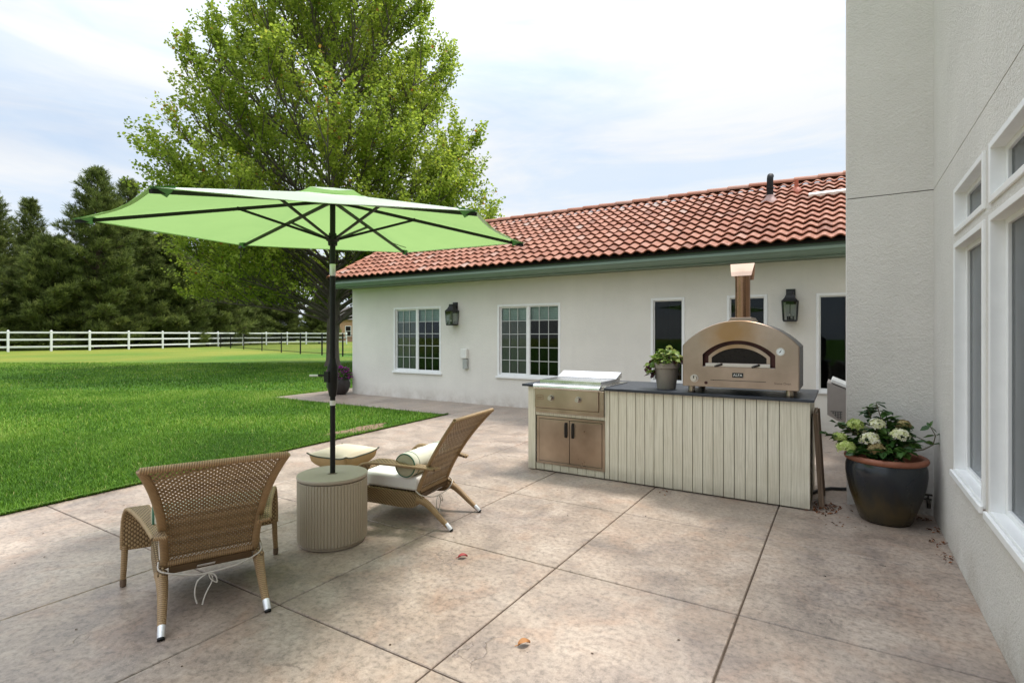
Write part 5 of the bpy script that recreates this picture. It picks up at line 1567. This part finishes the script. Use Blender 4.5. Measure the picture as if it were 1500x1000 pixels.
kp = (Rr_ < 1.12) & ((Rr_ > .62) | (r.random(len(P_)) < .25 + .5 * Rr_))
P_, D_, rn = P_[kp], D_[kp], rn[kp]
n = len(P_)
upv = np.tile([0, 0, 1.], (n, 1)) + .55 * r.standard_normal((n, 3))
npmesh('crown', leaves(P_, D_, upv, r.uniform(.088, .15, n), 1.0, 1.4), 4, M['maple'], mp_, rnd=np.repeat(rn, 2))

# ------------------------------------------------------------------ pines
def pine_tree(h, rmax, seed, label, loc, slim=False, bare=.02):
    r = np.random.default_rng(seed)
    t = thing('pine_tree', label, 'tree', loc, 0, 'pines behind the white fence')
    mb = MB(); mb.tube([(0, 0, -.1), (.05, 0, h * .3), (-.03, .05, h * .65), (0, 0, h * .99)], [.26 * h / 16, .20 * h / 16, .12 * h / 16, .02], 8)
    TPs = []; TDs = []
    z = h * bare + .5
    while z < h * .985:
        f = z / h
        L = rmax * (np.interp(f, [0, .06, .18, .45, .7, .88, 1.0], [.80, .97, 1.0, .80, .50, .25, .02]))
        nb = r.integers(4, 7) if not slim else r.integers(4, 6)
        a0 = r.random() * 6.28
        for k in range(nb):
            az = a0 + 6.283 * k / nb + r.uniform(-.35, .35); LL = L * r.uniform(.62, 1.12)
            droop = np.interp(f, [0, .35, .8, 1], [-.18, .02, .35, .9]); c, s = math.cos(az), math.sin(az)
            path = []
            for q in np.linspace(0, 1, 6):
                path.append((c * LL * q, s * LL * q, z + LL * (droop * q + .22 * q * q)))
            mb.tube(path, [.05 * (1 - .8 * q) + .008 for q in np.linspace(0, 1, 6)], 4, caps=False)
            pa = np.array(path); m = max(4, int(LL / .17))
            for q in np.linspace(.30, 1.0, m):
                p = np.array([np.interp(q, np.linspace(0, 1, 6), pa[:, i]) for i in range(3)])
                side = 1 if r.random() < .5 else -1
                reach = LL * .30 * (1.15 - q) + .10
                for w_ in range(3):
                    off = np.array([-s, c, 0]) * side * reach * r.uniform(.1, 1.1) * (1 if w_ < 2 else -1) + np.array([c, s, 0]) * r.uniform(-.1, .35) + np.array([0, 0, r.uniform(-.05, .28)])
                    TPs.append(p + off); dv = np.array([c, s, .5]) * .6 + off / (np.linalg.norm(off) + .1) * .7 + np.array([0, 0, .45]); TDs.append(dv / np.linalg.norm(dv))
        z += r.uniform(.34, .55) * (h / 16)
    mb.build('trunk', M['pinebark'], t)
    TP, TD = np.array(TPs), np.array(TDs); n = len(TP)
    tint = np.clip(.45 + .2 * r.standard_normal(n), 0, 1)
    quads = []; rn = []
    for k in range(9):
        d = TD + .46 * r.standard_normal((n, 3)); d /= np.linalg.norm(d, axis=1)[:, None]
        s_ = np.cross(d, r.standard_normal((n, 3))); s_ /= np.linalg.norm(s_, axis=1)[:, None]
        L = r.uniform(.30, .58, (n, 1)); w = .026
        st = TP + .05 * r.standard_normal((n, 3))
        quads.append(np.stack([st - s_ * w, st + s_ * w, st + d * L + s_ * w * .5, st + d * L - s_ * w * .5], 1)); rn.append(np.clip(tint + .14 * r.standard_normal(n), 0, 1))
    npmesh('crown', np.concatenate(quads).reshape(-1, 3), 4, M['needle'], t, rnd=np.concatenate(rn))
    return t
pA = pine_tree(18.6, 4.9, 101, 'tallest broad dark pine behind the fence left of the umbrella', (-66.4, 24.9, 0), bare=.0)
pB = pine_tree(16.6, 2.6, 102, 'slim pointed young pine standing left of the tallest pine', (-77.4, 22.7, 0), True)
pC = pine_tree(11.0, 4.3, 103, 'low bushy pine in front at the left end of the fence', (-66.8, 21.2, 0), bare=.0)
def pcopy(src, x, y, s, rz, lab):
    c = copy_tree(src); c.location = (x, y, 0); c.scale = (s, s, s); c.rotation_euler = (0, 0, rz); c['label'] = lab
    return c
pcopy(pA, -72.6, 17.9, .86, 2.1, 'pointed pine cut by the left edge of the picture')
pcopy(pA, -69.2, 29.0, 1.01, 4.0, 'tall pine whose shoulder rises just right of the tallest pine')
pcopy(pC, -69.2, 33.2, 1.22, 1.2, 'dark bushy pine under the left tip of the umbrella')
pcopy(pC, -72.0, 39.4, 1.18, 3.3, 'dark pine seen between the umbrella edge and the fence middle')
pcopy(pC, -68.0, 15.2, .92, 5.0, 'low dark pine filling the left edge behind the fence')
pcopy(pC, -76.0, 45.0, 1.12, .4, 'dark pine behind the black fence start')
pcopy(pA, -80.0, 50.5, .68, 1.0, 'dark pine left of the maple trunk')
pcopy(pC, -79.5, 55.5, 1.0, 2.6, 'small dark pine nearest the far fence corner')
pcopy(pC, -76.5, 34.5, 1.25, 4.4, 'shaded pine behind the bushy pines under the umbrella')
pcopy(pA, -80.0, 38.0, .74, 5.2, 'farthest shaded pine behind the fence middle')
pcopy(pA, -81.0, 29.5, .66, .9, 'shaded pine standing behind the tallest pine')
pcopy(pC, -68.5, 10.2, 1.05, 3.9, 'bushy pine beyond the left end of the fence')
pcopy(pA, -90.0, 58.0, .66, 2.9, 'distant pine left of the brick house')

pcopy(pC, -72.3, 57.5, .72, 1.9, 'low pine seen just left of the maple trunk')
pcopy(pC, -80.5, 65.0, .66, .2, 'low pine behind the maple trunk')
pcopy(pC, -99.0, 84.0, .75, 2.2, 'distant low pine right of the maple trunk')
# distant house seen between trunk and wing
bh = thing('brick_house', 'distant tan brick house glimpsed between the maple trunk and the wing', 'house', (-86.5, 77.0, 0), math.radians(30))
mb = MB(); mb.box(-6, 6, 0, 8, -.1, 4.6); mb.build('wall', M['brick'], bh)
mb = MB(); mb.prism([(-.6, 4.55), (8.6, 4.55), (4, 7.4)], lambda a, c: (-6.5, a, c), lambda a, c: (6.5, a, c)); mb.build('roof', M['darkroof'], bh)
for x in (-3.8, -.8, 2.2, 4.4):
    mb = MB(); mb.box(x - .65, x + .65, -.06, .02, 1.1, 3.3); w_ = mb.build('window', M['white'], bh)
    mb = MB(); mb.box(x - .52, x + .52, -.08, -.062, 1.22, 2.16); mb.box(x - .52, x + .52, -.08, -.062, 2.26, 3.18); mb.build('pane', M['ovenglass'], w_)
